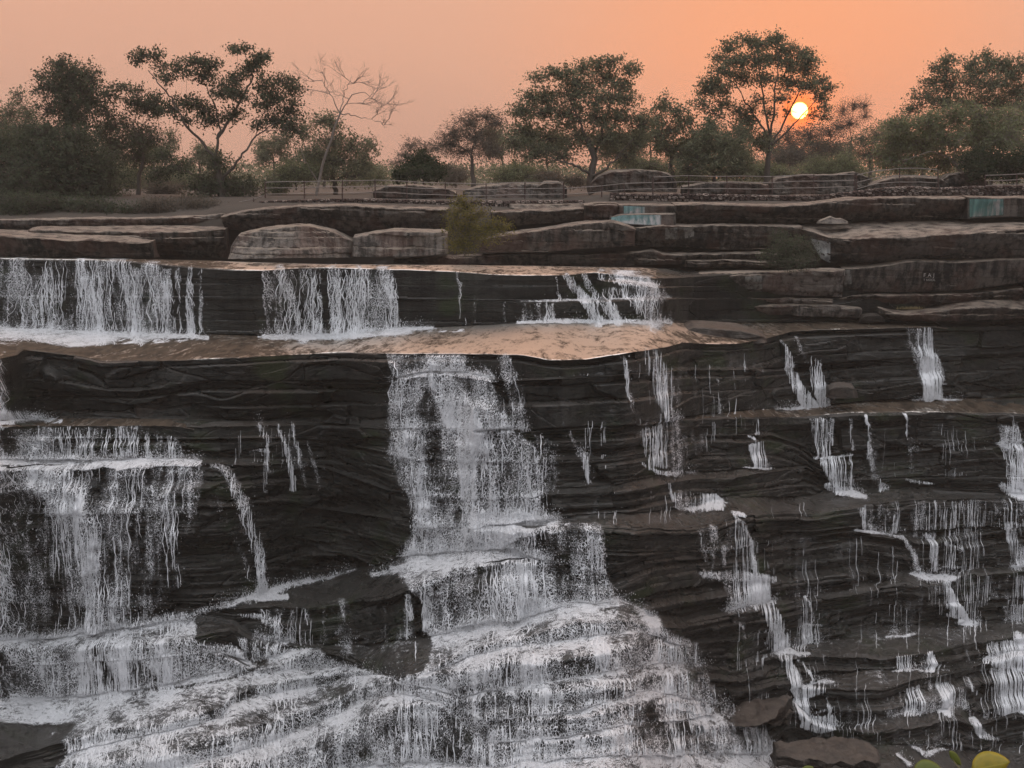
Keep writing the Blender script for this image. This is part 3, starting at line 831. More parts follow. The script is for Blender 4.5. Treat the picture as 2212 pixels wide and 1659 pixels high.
def waterfall(name, label, items, cat='waterfall', group=None, off=0.10, push=0.12, tread=0.14, drops=0, veil=0, edge=0.30, kind='thing', seed=1, strands=8, contrast=0.08, gain=1.0, wobble=1.0, slen=(12, 46)):
    D = coverage(items, WX, WY)
    D = gain * D * (0.82 + 0.26 * sstep(0.68, 0.92, D))
    act = D > 0.02
    D = D * (1 + edge * (WN * 1.7 + WN2 * 0.5) + 0.45 * edge * WN4) + tread * (1 - FS) * np.clip(D * 1.5, 0, 1) * act + 0.18 * WN3 * np.clip(D * 2, 0, 1)
    D = np.where(act, np.clip(D, 0, 1.05), 0)
    land = (1 - FS) * (1 - sstep(0.15, 0.7, RT))[:, None] * (TWID > 5) + FS * sstep(1.80, 2.0, RT)[:, None] * 0.7
    D = D + act * np.clip(D * 2, 0, 1) * (0.22 * land - contrast * (1 - land) * (0.5 + 0.5 * FS))
    D = np.clip(D, 0, 1.05)
    land = land * (RL > 0)[:, None]
    keep = (D > 0.06)
    ck = keep[:-1, :-1] | keep[1:, :-1] | keep[:-1, 1:] | keep[1:, 1:]
    q = grid_quads(NR, NC).reshape(NR - 1, NC - 1, 4)[ck]
    used, inv = np.unique(q.ravel(), return_inverse=True)
    rel = 0.5 + 0.5 * fbm(XW * 1.3, TT * 0.5, 0 * XW, 4, 410 + seed)
    Yp = YW - off * 0.5 - push * FS * (0.4 + rel * 1.2) * (0.4 + np.clip(D, 0, 1)) - 0.05 * (1 - FS)
    Zp = ZWs + 0.035 + (1 - FS) * 0.05 * rel * np.clip(D * 1.3, 0, 1) + 0.03 * FS
    V = np.stack([XW, Yp, Zp], -1).reshape(-1, 3)[used]
    dd = D.ravel()[used]
    fa = FS.ravel()[used]
    uv = np.stack([XW.ravel()[used], -TT.ravel()[used]], -1)
    loc = np.array([V[:, 0].mean(), V[:, 1].mean(), V[:, 2].min()])
    o = mesh_obj(name, V, inv.reshape(-1, 4), M['white_water'], attrs={'dens': dd, 'fall': fa}, uv=uv, local=loc)
    tag(o, label, cat, group, kind)
    r = np.random.default_rng(seed)
    if veil:
        Yv = YW - off - 0.35 - 0.25 * rel
        Zv = ZWs + 0.28 + 0.1 * rel
        Dv = gsm(D * sstep(0.45, 0.95, D), 6, 2)
        kv = Dv > 0.05
        ckv = kv[:-1, :-1] | kv[1:, :-1] | kv[:-1, 1:] | kv[1:, 1:]
        qv = grid_quads(NR, NC).reshape(NR - 1, NC - 1, 4)[ckv]
        if len(qv):
            us, iv = np.unique(qv.ravel(), return_inverse=True)
            ov = mesh_obj('spray', np.stack([XW, Yv, Zv], -1).reshape(-1, 3)[us], iv.reshape(-1, 4), M['veil'], parent=o,
                          attrs={'dens': Dv.ravel()[us] * veil * 0.45, 'fall': FS.ravel()[us]}, uv=np.stack([XW.ravel()[us], -TT.ravel()[us]], -1))
    # single strands: thin ropes of water that wander more the further they fall
    wide = np.gradient(XW, axis=1)
    vis = (GX > -80) & (GX < 2290) & (RV < 1780)
    colw = (np.clip(D, 0, 1) * vis).max(0)
    ns = int(min(1500, strands * (colw * wide[NR // 2]).sum()))
    if ns > 0:
        rr_ = np.random.default_rng(900 + seed)
        st_ = (D ** 1.5 * vis * (FS > 0.2) * np.clip(0.9 + 2.2 * fbm(XW * 0.9, TT * 0.10, 0 * XW, 3, 600), 0.02, 3) ** 2)
        starts = rr_.choice(st_.size, ns * 4, p=st_.ravel() / st_.sum())
        r0_, c0_ = starts // NC, starts % NC
        VV, QQ, of = [], [], 0
        for ii in range(ns * 4):
            a0 = r0_[ii]
            ln_ = int(rr_.uniform(*slen))
            j = np.arange(max(0, a0 - ln_ // 3), min(NR - 1, a0 + ln_), 2)
            if len(j) < 4:
                continue
            t_ = TT[j, c0_[ii]]
            age = np.clip((t_ - t_[0]) / 3.0, 0, 1)
            t0 = TT[max(0, a0 - 60), c0_[ii]]
            lowness = np.clip((t_ - t0) / 4.0, 0.1, 1)
            ph1, ph2 = rr_.uniform(0, 99, 2)
            wob = wobble * (0.16 * vn(t_ * 1.1 + ph1, 0 * t_, 0 * t_, 7) + 0.07 * vn(t_ * 3.3 + ph2, 0 * t_, 0 * t_, 8)) * lowness
            cf = c0_[ii] + (wob - wob[0]) / wide[NR // 2, c0_[ii]]
            cf = np.clip(cf, 1, NC - 3)
            k0 = cf.astype(int)
            fr_ = cf - k0

            def smp(A):
                return A[j, k0] * (1 - fr_) + A[j, k0 + 1] * fr_
            dn_ = smp(D)
            sx2, sy2, sz2, sf2 = smp(XW), smp(Yp), smp(Zp), smp(FS)
            wd_ = rr_.uniform(0.008, 0.026) * (0.5 + 0.9 * np.abs(vn(t_ * 4 + ph1, 0 * t_, 0 * t_, 9))) * np.clip(dn_ * 3, 0, 1)
            wd_ = wd_ * np.clip(np.minimum(np.arange(len(j)), np.arange(len(j))[::-1]) / 2.0 + 0.1, 0, 1)
            ok = dn_ > 0.12
            lft = np.stack([sx2 - wd_, sy2 - 0.03, sz2], -1)
            mid_ = np.stack([sx2, sy2 - 0.035 - wd_ * 0.9, sz2 + 0.01], -1)
            rgt = np.stack([sx2 + wd_, sy2 - 0.03, sz2], -1)
            n_ = len(j)
            VV.append(np.concatenate([lft, mid_, rgt]))
            i_ = np.where(ok[:-1] & ok[1:])[0]
            QQ.append(np.concatenate([np.stack([i_, i_ + n_, i_ + n_ + 1, i_ + 1], -1), np.stack([i_ + n_, i_ + 2 * n_, i_ + 2 * n_ + 1, i_ + n_ + 1], -1)]) + of)
            of += 3 * n_
        QQ = np.concatenate(QQ)
        VV = np.concatenate(VV)
        if len(QQ):
            us, iv = np.unique(QQ.ravel(), return_inverse=True)
            os_ = mesh_obj('strands', VV[us], iv.reshape(-1, 4), M['drop'], parent=o)
            os_['kind'] = 'stuff'
    if drops:
        drops = int(drops * 0.3)
        pr = np.clip(D - 0.1, 0, 1) ** 0.8 * (0.25 + 4.0 * land) * ((GX > -60) & (GX < 2270) & (RV < 1760))
        pr = pr * (RY / 60) ** 2
        pr = pr.ravel() / pr.sum()
        idx = r.choice(len(pr), drops, p=pr)
        sg = np.abs(r.normal(0, 1, drops))
        c = np.stack([XW.ravel()[idx] + r.normal(0, 0.10, drops), Yp.ravel()[idx] - 0.04 - 0.16 * sg, Zp.ravel()[idx] + np.abs(r.normal(0.0, 0.16, drops)) * (0.3 + 1.6 * land.ravel()[idx])], -1)
        sz = r.uniform(0.005, 0.018, drops) * (1 + 0.8 * (r.random(drops) > 0.93))
        st = np.stack([np.ones(drops), np.ones(drops), r.uniform(1.0, 3.2, drops)], -1)
        tetra = np.array([[1, 0, -0.5], [-0.6, 0.8, -0.5], [-0.6, -0.8, -0.5], [0, 0, 1.0]])
        ra = r.uniform(0, 6.28, drops)
        cs, sn = np.cos(ra), np.sin(ra)
        tx = tetra[None, :, 0] * cs[:, None] - tetra[None, :, 1] * sn[:, None]
        ty = tetra[None, :, 0] * sn[:, None] + tetra[None, :, 1] * cs[:, None]
        tz = np.broadcast_to(tetra[None, :, 2], tx.shape)
        Vt = c[:, None, :] + np.stack([tx, ty, tz], -1) * sz[:, None, None] * st[:, None, :]
        base = (np.arange(drops) * 4)[:, None, None]
        tr = np.array([[0, 1, 3], [1, 2, 3], [2, 0, 3], [0, 2, 1]])[None] + base
        od = mesh_obj('droplets', Vt.reshape(-1, 3), None, M['drop'], parent=o, T=tr.reshape(-1, 3))
        od['kind'] = 'stuff'
    return o


WG = 'falls of the river'
waterfall('waterfall', 'wide curtain of white strands over the upper ledge at far left', [
    ('poly', [(-450, 558), (0, 558), (290, 564), (300, 581), (372, 582), (377, 726), (200, 724), (0, 718), (-450, 716)], 0.60, 8),
    ('line', [(175, 566, 16), (200, 640, 18), (215, 724, 20)], 0.78), ('line', [(255, 566, 20), (285, 640, 26), (310, 724, 24)], 0.76), ('line', [(330, 584, 26), (355, 640, 22), (372, 724, 12)], 0.80),
    ('line', [(-200, 560, 30), (-190, 720, 30)], 0.75), ('line', [(10, 640, 14), (20, 715, 22)], 0.78), ('line', [(45, 566, 9), (50, 715, 9)], 0.68), ('line', [(120, 566, 7), (128, 715, 8)], 0.68),
    ('line', [(412, 582, 8), (412, 640, 9), (418, 722, 11)], 0.60), ('line', [(436, 584, 4), (438, 722, 6)], 0.46), ('line', [(385, 582, 6), (392, 722, 6)], 0.42),
    ('line', [(-400, 716, 22), (60, 722, 16), (200, 724, 9), (380, 727, 7), (452, 732, 5)], 1.0),
    ('poly', [(30, 712), (140, 712), (262, 732), (255, 745), (180, 752), (120, 750), (70, 738)], 0.95, 10)],
    group=WG, drops=9000, veil=0.5, seed=1)
waterfall('waterfall', 'narrow two strand fall, left of the pair over the upper ledge', [
    ('poly', [(570, 585), (696, 580), (698, 724), (596, 728), (578, 650)], 0.43, 8), ('line', [(600, 588, 16), (632, 650, 17), (656, 726, 19)], 0.82), ('line', [(672, 582, 8), (688, 650, 9), (694, 725, 10)], 0.72), ('line', [(572, 586, 4), (582, 726, 6)], 0.5),
    ('line', [(575, 729, 6), (650, 728, 9), (702, 727, 7)], 1.0)], group=WG, drops=4000, veil=0.4, seed=2)
waterfall('waterfall', 'curved right fall of the pair over the upper ledge, spilling into white foam', [
    ('poly', [(703, 582), (850, 583), (864, 712), (716, 725)], 0.56, 8), ('line', [(720, 583, 12), (732, 650, 12), (738, 724, 14)], 0.76), ('line', [(775, 583, 13), (800, 640, 14), (812, 715, 12)], 0.66), ('line', [(825, 583, 18), (846, 640, 15), (858, 710, 11)], 0.80),
    ('line', [(706, 728, 8), (780, 724, 10), (866, 712, 8), (940, 708, 4)], 1.0), ('line', [(760, 720, 12), (880, 716, 9)], 0.95)], group=WG, drops=5000, veil=0.4, seed=3)
waterfall('waterfall', 'small two step cascade tumbling over pale slabs right of centre', [
    ('line', [(1224, 597, 9), (1240, 620, 10), (1262, 648, 12), (1280, 672, 12), (1292, 696, 12)], 0.84), ('line', [(1262, 596, 8), (1276, 625, 9), (1290, 648, 12)], 0.74),
    ('line', [(1298, 652, 16), (1318, 672, 14), (1334, 695, 12)], 0.80), ('line', [(1300, 592, 18), (1330, 600, 18)], 0.55), ('line', [(1345, 598, 22), (1395, 618, 30), (1412, 640, 30)], 0.86),
    ('line', [(1380, 650, 22), (1405, 672, 28), (1420, 695, 24)], 0.78), ('line', [(1446, 646, 3), (1448, 695, 4)], 0.5), ('poly', [(1300, 625), (1430, 618), (1448, 645), (1300, 648)], 0.5, 8),
    ('line', [(1202, 600, 3), (1208, 650, 4)], 0.48), ('poly', [(1122, 655), (1200, 655), (1200, 694), (1122, 694)], 0.40, 6), ('line', [(1090, 655, 3), (1092, 695, 3)], 0.4),
    ('line', [(1124, 653, 2.5), (1290, 649, 3), (1450, 645, 3)], 0.85), ('line', [(1120, 697, 3), (1200, 695, 5), (1450, 697, 6)], 0.95)], group=WG, drops=3000, seed=4)
waterfall('waterfall', 'faint thin dribble on the dark face between the pair and the small cascade', [
    ('line', [(990, 590, 5), (995, 640, 6), (1000, 698, 8)], 0.42), ('line', [(1028, 640, 3), (1026, 698, 4)], 0.36)], group='thin trickles', seed=5)
waterfall('waterfall', 'tall main fall pouring from the orange lit pool in the centre', [
    ('poly', [(837, 767), (1035, 768), (1072, 816), (1080, 830), (856, 812)], 0.50, 6), ('poly', [(918, 766), (1000, 766), (1020, 812), (925, 806)], 0.80, 8),
    ('poly', [(846, 815), (925, 800), (1010, 803), (1066, 824), (1096, 930), (1160, 962), (1178, 1050), (1184, 1124), (900, 1132), (868, 1050), (838, 990), (838, 850)], 0.68, 10),
    ('line', [(945, 806, 40), (985, 880, 56), (1020, 960, 54), (1030, 1040, 56), (1050, 1122, 56)], 1.0), ('line', [(880, 812, 12), (960, 802, 14), (1050, 818, 12)], 1.0), ('line', [(870, 820, 16), (866, 900, 22), (872, 985, 28), (905, 1050, 30), (930, 1120, 40)], 0.80),
    ('line', [(1030, 812, 20), (1070, 900, 30), (1120, 990, 34), (1150, 1100, 34)], 0.78),
    ('line', [(925, 850, 14), (925, 900, 22), (945, 980, 26), (975, 1070, 24)], -0.42), ('line', [(1045, 990, 14), (1048, 1080, 18)], -0.35),
    ('line', [(1088, 775, 14), (1110, 840, 24), (1128, 920, 20)], 0.50), ('poly', [(1150, 935), (1200, 945), (1215, 1050), (1180, 1100)], 0.34, 14)],
    group=WG, off=0.25, push=0.45, drops=30000, veil=1.0, seed=6, gain=1.22)
waterfall('waterfall', 'broad white tier crashing right below the tall main fall', [
    ('poly', [(890, 1122), (1000, 1122), (1130, 1112), (1300, 1130), (1306, 1230), (1335, 1288), (1240, 1300), (1137, 1330), (1000, 1345), (926, 1368), (908, 1290), (856, 1240), (862, 1222), (892, 1195)], 0.72, 14),
    ('line', [(905, 1190, 40), (1000, 1165, 60), (1120, 1125, 44), (1190, 1130, 26)], 0.98), ('line', [(850, 1230, 10), (960, 1215, 20), (1110, 1205, 18)], 1.0), ('line', [(1110, 1210, 40), (1150, 1310, 50)], 0.92),
    ('line', [(1170, 1150, 16), (1210, 1210, 26), (1230, 1275, 22)], -0.40), ('line', [(1262, 1150, 12), (1280, 1240, 22)], -0.32), ('line', [(940, 1270, 10), (950, 1330, 12)], -0.3), ('line', [(1030, 1260, 22), (1060, 1325, 28)], -0.30),
    ('line', [(800, 1243, 6), (870, 1232, 8)], 0.6)],
    group=WG, off=0.2, push=0.4, drops=30000, veil=1.3, seed=7, gain=1.18)
waterfall('waterfall', 'great bottom cascade spreading over many ledges at lower centre', [
    ('poly', [(926, 1368), (1004, 1342), (1137, 1326), (1337, 1286), (1400, 1310), (1462, 1368), (1492, 1450), (1520, 1500), (1560, 1540), (1600, 1600), (1640, 1640), (1700, 1720), (1700, 1900), (900, 1900), (300, 1900), (390, 1680), (530, 1620), (680, 1570), (780, 1495), (862, 1462), (915, 1450), (930, 1400)], 0.74, 14),
    ('poly', [(1300, 1296), (1400, 1318), (1500, 1380), (1545, 1470), (1600, 1530), (1670, 1590), (1710, 1650), (1710, 1900), (1450, 1900), (1380, 1400)], 0.50, 30),
    ('line', [(1000, 1350, 16), (1200, 1320, 26), (1340, 1300, 16)], 0.96), ('line', [(980, 1470, 26), (1100, 1440, 26), (1250, 1390, 20)], 0.88), ('line', [(1200, 1500, 20), (1340, 1470, 16)], 0.86), ('line', [(1220, 1420, 10), (1300, 1450, 14)], -0.3), ('line', [(1400, 1540, 12), (1440, 1600, 16)], -0.35), ('line', [(1120, 1480, 10), (1150, 1540, 14)], -0.35), ('line', [(960, 1540, 12), (1010, 1590, 16)], -0.3), ('line', [(1380, 1500, 22), (1500, 1520, 22)], 0.9),
    ('line', [(800, 1640, 40), (1000, 1670, 50)], 0.5), ('line', [(1080, 1590, 46), (1100, 1640, 50)], 0.92), ('line', [(1160, 1660, 40), (1300, 1630, 40)], 1.0), ('line', [(1500, 1640, 20), (1640, 1660, 26)], 0.98),
    ('line', [(1060, 1500, 16), (1200, 1560, 22)], -0.26), ('line', [(900, 1570, 26), (960, 1620, 30)], -0.28), ('line', [(1330, 1400, 12), (1370, 1450, 18)], -0.28), ('line', [(1250, 1560, 20), (1290, 1610, 24)], -0.28),
    ('line', [(1470, 1560, 14), (1530, 1600, 16)], -0.32), ('line', [(737, 1600, 20), (690, 1640, 30)], 0.85)],
    group=WG, off=0.12, push=0.2, tread=0.16, drops=52000, veil=1.0, seed=8, gain=1.22, edge=0.45)
waterfall('waterfall', 'thick lacy fall arching off the left ledge into white spray', [
    ('poly', [(-450, 985), (0, 985), (440, 996), (446, 1040), (440, 1090), (420, 1150), (410, 1250), (330, 1330), (250, 1348), (0, 1384), (-450, 1390)], 0.50, 14),
    ('line', [(-400, 1000, 30), (100, 998, 22), (300, 996, 14), (430, 998, 8)], 1.0), ('line', [(100, 1010, 80), (170, 1060, 56), (205, 1120, 44), (215, 1220, 34), (222, 1335, 38)], 0.86), ('line', [(-300, 1000, 60), (-290, 1370, 60)], 0.8),
    ('line', [(10, 1020, 30), (10, 1150, 30), (20, 1300, 30)], 0.62), ('line', [(60, 1070, 30), (90, 1130, 34)], -0.35), ('line', [(150, 1200, 16), (140, 1320, 24)], -0.35), ('poly', [(300, 1100), (440, 1100), (420, 1300), (290, 1320)], -0.42, 30),
    ('line', [(262, 1050, 8), (270, 1180, 8), (262, 1330, 10)], 0.62), ('line', [(315, 1010, 14), (320, 1080, 10), (312, 1200, 8)], 0.60), ('line', [(400, 1004, 16), (425, 1040, 14), (430, 1100, 12)], 0.66)],
    group=WG, off=0.3, push=0.55, drops=26000, veil=0.7, seed=9, gain=1.1)
waterfall('waterfall', 'single curved jet leaping clear of the rock, right of the thick lacy fall', [
    ('line', [(462, 1006, 7), (488, 1012, 10), (512, 1042, 12), (535, 1090, 13), (552, 1150, 13), (566, 1210, 11), (570, 1275, 12)], 0.70), ('line', [(475, 1060, 4), (520, 1160, 5), (545, 1250, 6)], 0.34)],
    group=WG, off=0.5, push=0.3, drops=3500, seed=10)
waterfall('waterfall', 'short straight curtain on the small bluish ledge above the lacy fall', [
    ('poly', [(28, 928), (100, 924), (310, 921), (308, 984), (26, 990)], 0.46, 6), ('line', [(318, 940, 6), (328, 986, 10)], 0.66), ('poly', [(335, 940), (392, 945), (404, 990), (338, 992)], 0.40, 8), ('line', [(0, 940, 12), (4, 992, 16)], 0.66), ('line', [(150, 922, 6), (155, 985, 6)], 0.58), ('line', [(85, 926, 5), (80, 988, 6)], 0.58)],
    group=WG, drops=1500, seed=11)
waterfall('waterfall', 'foaming chute dropping past the big dark overhang at the left edge', [
    ('line', [(-200, 790, 60), (-190, 900, 60)], 0.8), ('line', [(-20, 784, 26), (10, 800, 20), (14, 850, 22), (-10, 895, 40)], 0.86), ('line', [(-200, 900, 30), (0, 898, 22), (60, 902, 14), (128, 908, 6)], 0.96), ('line', [(60, 880, 4), (60, 900, 5)], 0.5)],
    group=WG, drops=2500, veil=0.6, seed=12)
waterfall('waterfall', 'low churning step of foam under the thick lacy fall at lower left', [
    ('poly', [(-450, 1366), (0, 1376), (250, 1346), (330, 1326), (480, 1302), (600, 1262), (640, 1262), (560, 1300), (470, 1318), (420, 1335), (430, 1372), (520, 1385), (560, 1440), (500, 1462), (400, 1478), (250, 1500), (0, 1520), (-450, 1530)], 0.76, 12),
    ('line', [(-400, 1385, 20), (60, 1378, 18), (230, 1362, 18), (350, 1345, 14)], 1.0), ('line', [(-400, 1515, 14), (0, 1512, 14), (160, 1504, 12), (300, 1486, 10)], 0.96),
    ('line', [(215, 1400, 10), (240, 1450, 16), (260, 1490, 16)], -0.38), ('line', [(300, 1440, 16), (340, 1470, 20)], -0.38), ('line', [(20, 1420, 18), (40, 1490, 20)], -0.26), ('line', [(120, 1440, 16), (90, 1490, 20)], -0.22),
    ('line', [(600, 1268, 8), (720, 1244, 8), (770, 1228, 4)], 0.72), ('line', [(520, 1296, 7), (620, 1288, 8)], 0.9)],
    group=WG, off=0.12, push=0.25, drops=24000, veil=1.1, seed=13, gain=1.2)
waterfall('waterfall', 'long diagonal comb like steps of white water at the lower left corner', [
    ('poly', [(0, 1520), (250, 1500), (400, 1478), (500, 1462), (560, 1440), (600, 1392), (640, 1400), (690, 1398), (720, 1420), (800, 1450), (862, 1468), (800, 1520), (700, 1598), (560, 1640), (430, 1690), (380, 1900), (40, 1900), (120, 1660), (150, 1625), (130, 1600), (160, 1560), (0, 1560), (-300, 1560), (-300, 1530)], 0.72, 12),
    ('line', [(500, 1480, 12), (620, 1455, 14), (730, 1450, 14)], 0.94), ('line', [(220, 1600, 14), (400, 1565, 18), (560, 1515, 14)], 0.92), ('line', [(200, 1655, 20), (420, 1640, 26), (600, 1590, 14)], 0.90), ('line', [(0, 1540, 14), (150, 1535, 18)], 0.88),
    ('line', [(560, 1538, 16), (730, 1490, 18)], -0.30), ('line', [(350, 1600, 12), (520, 1560, 12)], -0.25), ('poly', [(700, 1462), (800, 1458), (770, 1490), (680, 1500)], -0.25, 12), ('line', [(530, 1425, 12), (548, 1440, 12)], -0.5)],
    group=WG, off=0.10, push=0.12, tread=0.15, drops=20000, veil=0.5, seed=14, gain=1.2)
waterfall('waterfall', 'short fall wrapping the rounded rock dome at left of the bottom cascade', [
    ('line', [(520, 1330, 4), (556, 1336, 7), (600, 1350, 12), (612, 1375, 20), (600, 1396, 20)], 0.80), ('poly', [(560, 1318), (640, 1316), (640, 1385), (600, 1390)], 0.42, 8), ('poly', [(520, 1370), (600, 1372), (610, 1412), (540, 1425)], 0.55, 8)],
    group=WG, drops=2500, seed=15)
waterfall('waterfall', 'thin scattered dribbles on the dark ledge left of the broad tier', [
    ('line', [(660, 1318, 4), (664, 1345, 5)], 0.5), ('line', [(740, 1300, 10), (748, 1340, 10), (752, 1400, 16)], 0.50), ('line', [(700, 1316, 2), (700, 1345, 2)], 0.4), ('line', [(833, 1345, 2.5), (835, 1382, 3)], 0.5), ('line', [(880, 1280, 8), (890, 1330, 8)], 0.42), ('poly', [(905, 1262), (935, 1250), (940, 1340), (918, 1360)], 0.55, 8),
    ('line', [(737, 1365, 16), (790, 1372, 10)], 0.42)],
    group='thin trickles', drops=600, seed=16)


TG = 'thin trickles'


def trickle(label, items, seed, drops=700, veil=0):
    return waterfall('trickle', label, items, cat='trickle', group=TG, off=0.06, push=0.08, drops=drops, seed=seed, veil=veil, tread=0.2, wobble=0.3, slen=(24, 80))


trickle('broken strands on the dark rock left of the main fall', [('line', [(560, 920, 12), (572, 950, 9), (574, 975, 8), (578, 1030, 12), (580, 1062, 8)], 0.46), ('line', [(545, 976, 4), (580, 978, 5)], 0.75), ('line', [(600, 922, 3), (612, 950, 5), (625, 985, 7), (635, 1060, 8)], 0.48), ('line', [(632, 920, 5), (640, 960, 5), (652, 1000, 7), (658, 1050, 6)], 0.46), ('line', [(666, 955, 3), (680, 1000, 5), (692, 1060, 7)], 0.52)], 31)
trickle('slanting wisp on the face just right of the main fall', [('line', [(1232, 938, 4), (1248, 970, 8), (1262, 1000, 8), (1274, 1045, 6)], 0.58)], 32)
trickle('double wispy veil falling below the orange lip, right of centre', [('line', [(1344, 770, 4), (1352, 800, 7), (1362, 860, 8), (1368, 890, 6)], 0.54), ('line', [(1410, 765, 22), (1425, 800, 26), (1440, 860, 26), (1450, 900, 20)], 0.46), ('line', [(1430, 800, 8), (1450, 890, 9)], 0.6), ('line', [(1455, 905, 16), (1460, 960, 20), (1466, 1010, 22)], 0.48), ('poly', [(1360, 930), (1440, 915), (1490, 960), (1480, 1015), (1400, 1010), (1385, 970)], 0.36, 14), ('line', [(1382, 1000, 4), (1420, 1020, 5), (1500, 1020, 5)], 0.72)], 33, 1800)
trickle('two stranded white trickle at the right end of the orange lip', [('line', [(1688, 740, 4), (1700, 775, 8), (1705, 800, 10), (1722, 840, 13), (1742, 878, 16)], 0.80), ('line', [(1735, 765, 7), (1755, 790, 16), (1765, 840, 18), (1775, 875, 14)], 0.50), ('line', [(1720, 730, 3), (1732, 770, 6)], 0.48), ('line', [(1675, 883, 4), (1745, 880, 6), (1810, 884, 4)], 0.88)], 34, 2500)
trickle('bell shaped white trickle under the tilted slab at the right', [('poly', [(1956, 709), (2014, 709), (2014, 740), (1960, 742)], 0.50, 5), ('poly', [(1954, 738), (2015, 738), (2034, 800), (2030, 858), (1984, 858), (1970, 790)], 0.62, 8), ('line', [(1966, 742, 7), (1985, 790, 10), (2000, 855, 12)], 0.80), ('line', [(1960, 860, 3), (2010, 859, 4), (2075, 864, 2)], 0.85), ('line', [(2000, 829, 3), (2040, 827, 2)], 0.7)], 35, 2500)
trickle('long stepped trickle under the two stranded one', [('poly', [(1745, 903), (1795, 903), (1800, 940), (1792, 985), (1762, 985), (1752, 940)], 0.46, 8), ('line', [(1790, 905, 5), (1795, 960, 5)], 0.64), ('line', [(1768, 905, 5), (1780, 950, 5)], 0.6), ('line', [(1758, 988, 5), (1800, 992, 6), (1838, 984, 3)], 0.85), ('poly', [(1765, 990), (1840, 988), (1845, 1050), (1800, 1062)], 0.56, 10), ('line', [(1788, 1050, 8), (1830, 1058, 12), (1870, 1072, 8)], 0.82), ('line', [(1830, 905, 5), (1838, 970, 5)], 0.36)], 36, 2500)
trickle('straight single strand between the stepped trickle and the paired threads', [('line', [(1868, 896, 4), (1874, 930, 4), (1880, 990, 6), (1888, 1030, 8), (1906, 1055, 9)], 0.66)], 37, 900)
trickle('pair of fine dotted threads on the right dark face', [('line', [(1952, 893, 4), (1962, 950, 5), (1970, 1020, 5)], 0.52), ('line', [(1980, 895, 3), (1984, 980, 4)], 0.42), ('line', [(1955, 1037, 3), (1980, 1040, 5), (2010, 1044, 3)], 0.78)], 38, 700)
trickle('bright stepped spout at the right edge of the picture', [('line', [(2180, 895, 5), (2190, 922, 8)], 0.5), ('poly', [(2148, 916), (2195, 920), (2212, 960), (2240, 1060), (2175, 1060), (2168, 1000), (2155, 955)], 0.74, 8), ('line', [(2160, 958, 8), (2200, 985, 14), (2240, 1000, 20)], 0.9), ('line', [(2160, 1048, 8), (2200, 1070, 12), (2300, 1072, 10)], 0.9)], 39, 2500)
trickle('tiny split strand below the middle ledge, right of the wispy veil', [('line', [(1612, 945, 3), (1630, 952, 5)], 0.5), ('poly', [(1612, 960), (1650, 955), (1658, 1008), (1624, 1006)], 0.44, 6), ('line', [(1645, 800, 4), (1625, 880, 4)], 0.30), ('line', [(1545, 820, 3), (1552, 892, 5)], 0.5), ('line', [(1600, 1010, 2), (1660, 1010, 3)], 0.8), ('line', [(1630, 905, 4), (1636, 938, 6)], 0.4)], 40, 700)
trickle('short bright burst on the middle right ledge above the rounded lip', [('poly', [(1450, 1070), (1470, 1060), (1545, 1065), (1570, 1085), (1565, 1102), (1460, 1100)], 0.48, 10), ('line', [(1458, 1095, 4), (1560, 1092, 4)], 0.6), ('line', [(1448, 1045, 3), (1450, 1070, 4)], 0.45), ('line', [(1580, 1108, 5), (1606, 1113, 5)], 0.8)], 41, 900)
trickle('arched curtain wrapping the rounded ledge at middle right', [('poly', [(1500, 1140), (1520, 1132), (1545, 1130), (1560, 1190), (1560, 1225), (1525, 1225), (1508, 1190)], 0.50, 8), ('line', [(1535, 1135, 6), (1555, 1180, 7), (1560, 1220, 8)], 0.66), ('line', [(1586, 1114, 4), (1602, 1130, 4), (1618, 1170, 5), (1630, 1232, 5)], 0.74), ('poly', [(1560, 1122), (1600, 1118), (1628, 1230), (1570, 1225)], 0.30, 8), ('line', [(1515, 1235, 10), (1580, 1240, 16), (1665, 1246, 9)], 0.90), ('poly', [(1552, 1245), (1660, 1250), (1660, 1300), (1570, 1310), (1560, 1280)], 0.70, 8)], 42, 3000)
trickle('crooked white rill running down the right hand steps', [('line', [(1565, 1308, 6), (1620, 1305, 10), (1670, 1300, 8)], 0.86), ('line', [(1655, 1305, 16), (1672, 1340, 20), (1680, 1372, 18), (1690, 1396, 16)], 0.78), ('line', [(1580, 1330, 5), (1600, 1345, 5)], 0.4), ('line', [(1680, 1400, 16), (1712, 1412, 10), (1745, 1410, 6)], 0.92), ('line', [(1690, 1420, 14), (1715, 1460, 15), (1730, 1500, 18), (1735, 1540, 15)], 0.70), ('line', [(1725, 1425, 3), (1750, 1455, 4)], 0.65), ('line', [(1745, 1465, 8), (1800, 1480, 9)], 0.85), ('poly', [(1700, 1470), (1790, 1485), (1785, 1500), (1720, 1520)], 0.7, 10), ('line', [(1789, 1492, 3), (1788, 1540, 4)], 0.66), ('poly', [(1730, 1545), (1800, 1540), (1820, 1572), (1770, 1582), (1725, 1568)], 0.70, 10), ('line', [(1760, 1535, 5), (1795, 1525, 4)], 0.3)], 43, 6000)
trickle('small side spill left of the lower right block', [('line', [(1736, 1290, 4), (1748, 1320, 4), (1754, 1345, 5)], 0.6), ('line', [(1740, 1348, 4), (1775, 1352, 4)], 0.7), ('poly', [(1720, 1345), (1780, 1350), (1780, 1392), (1730, 1392)], 0.30, 10)], 44, 500)
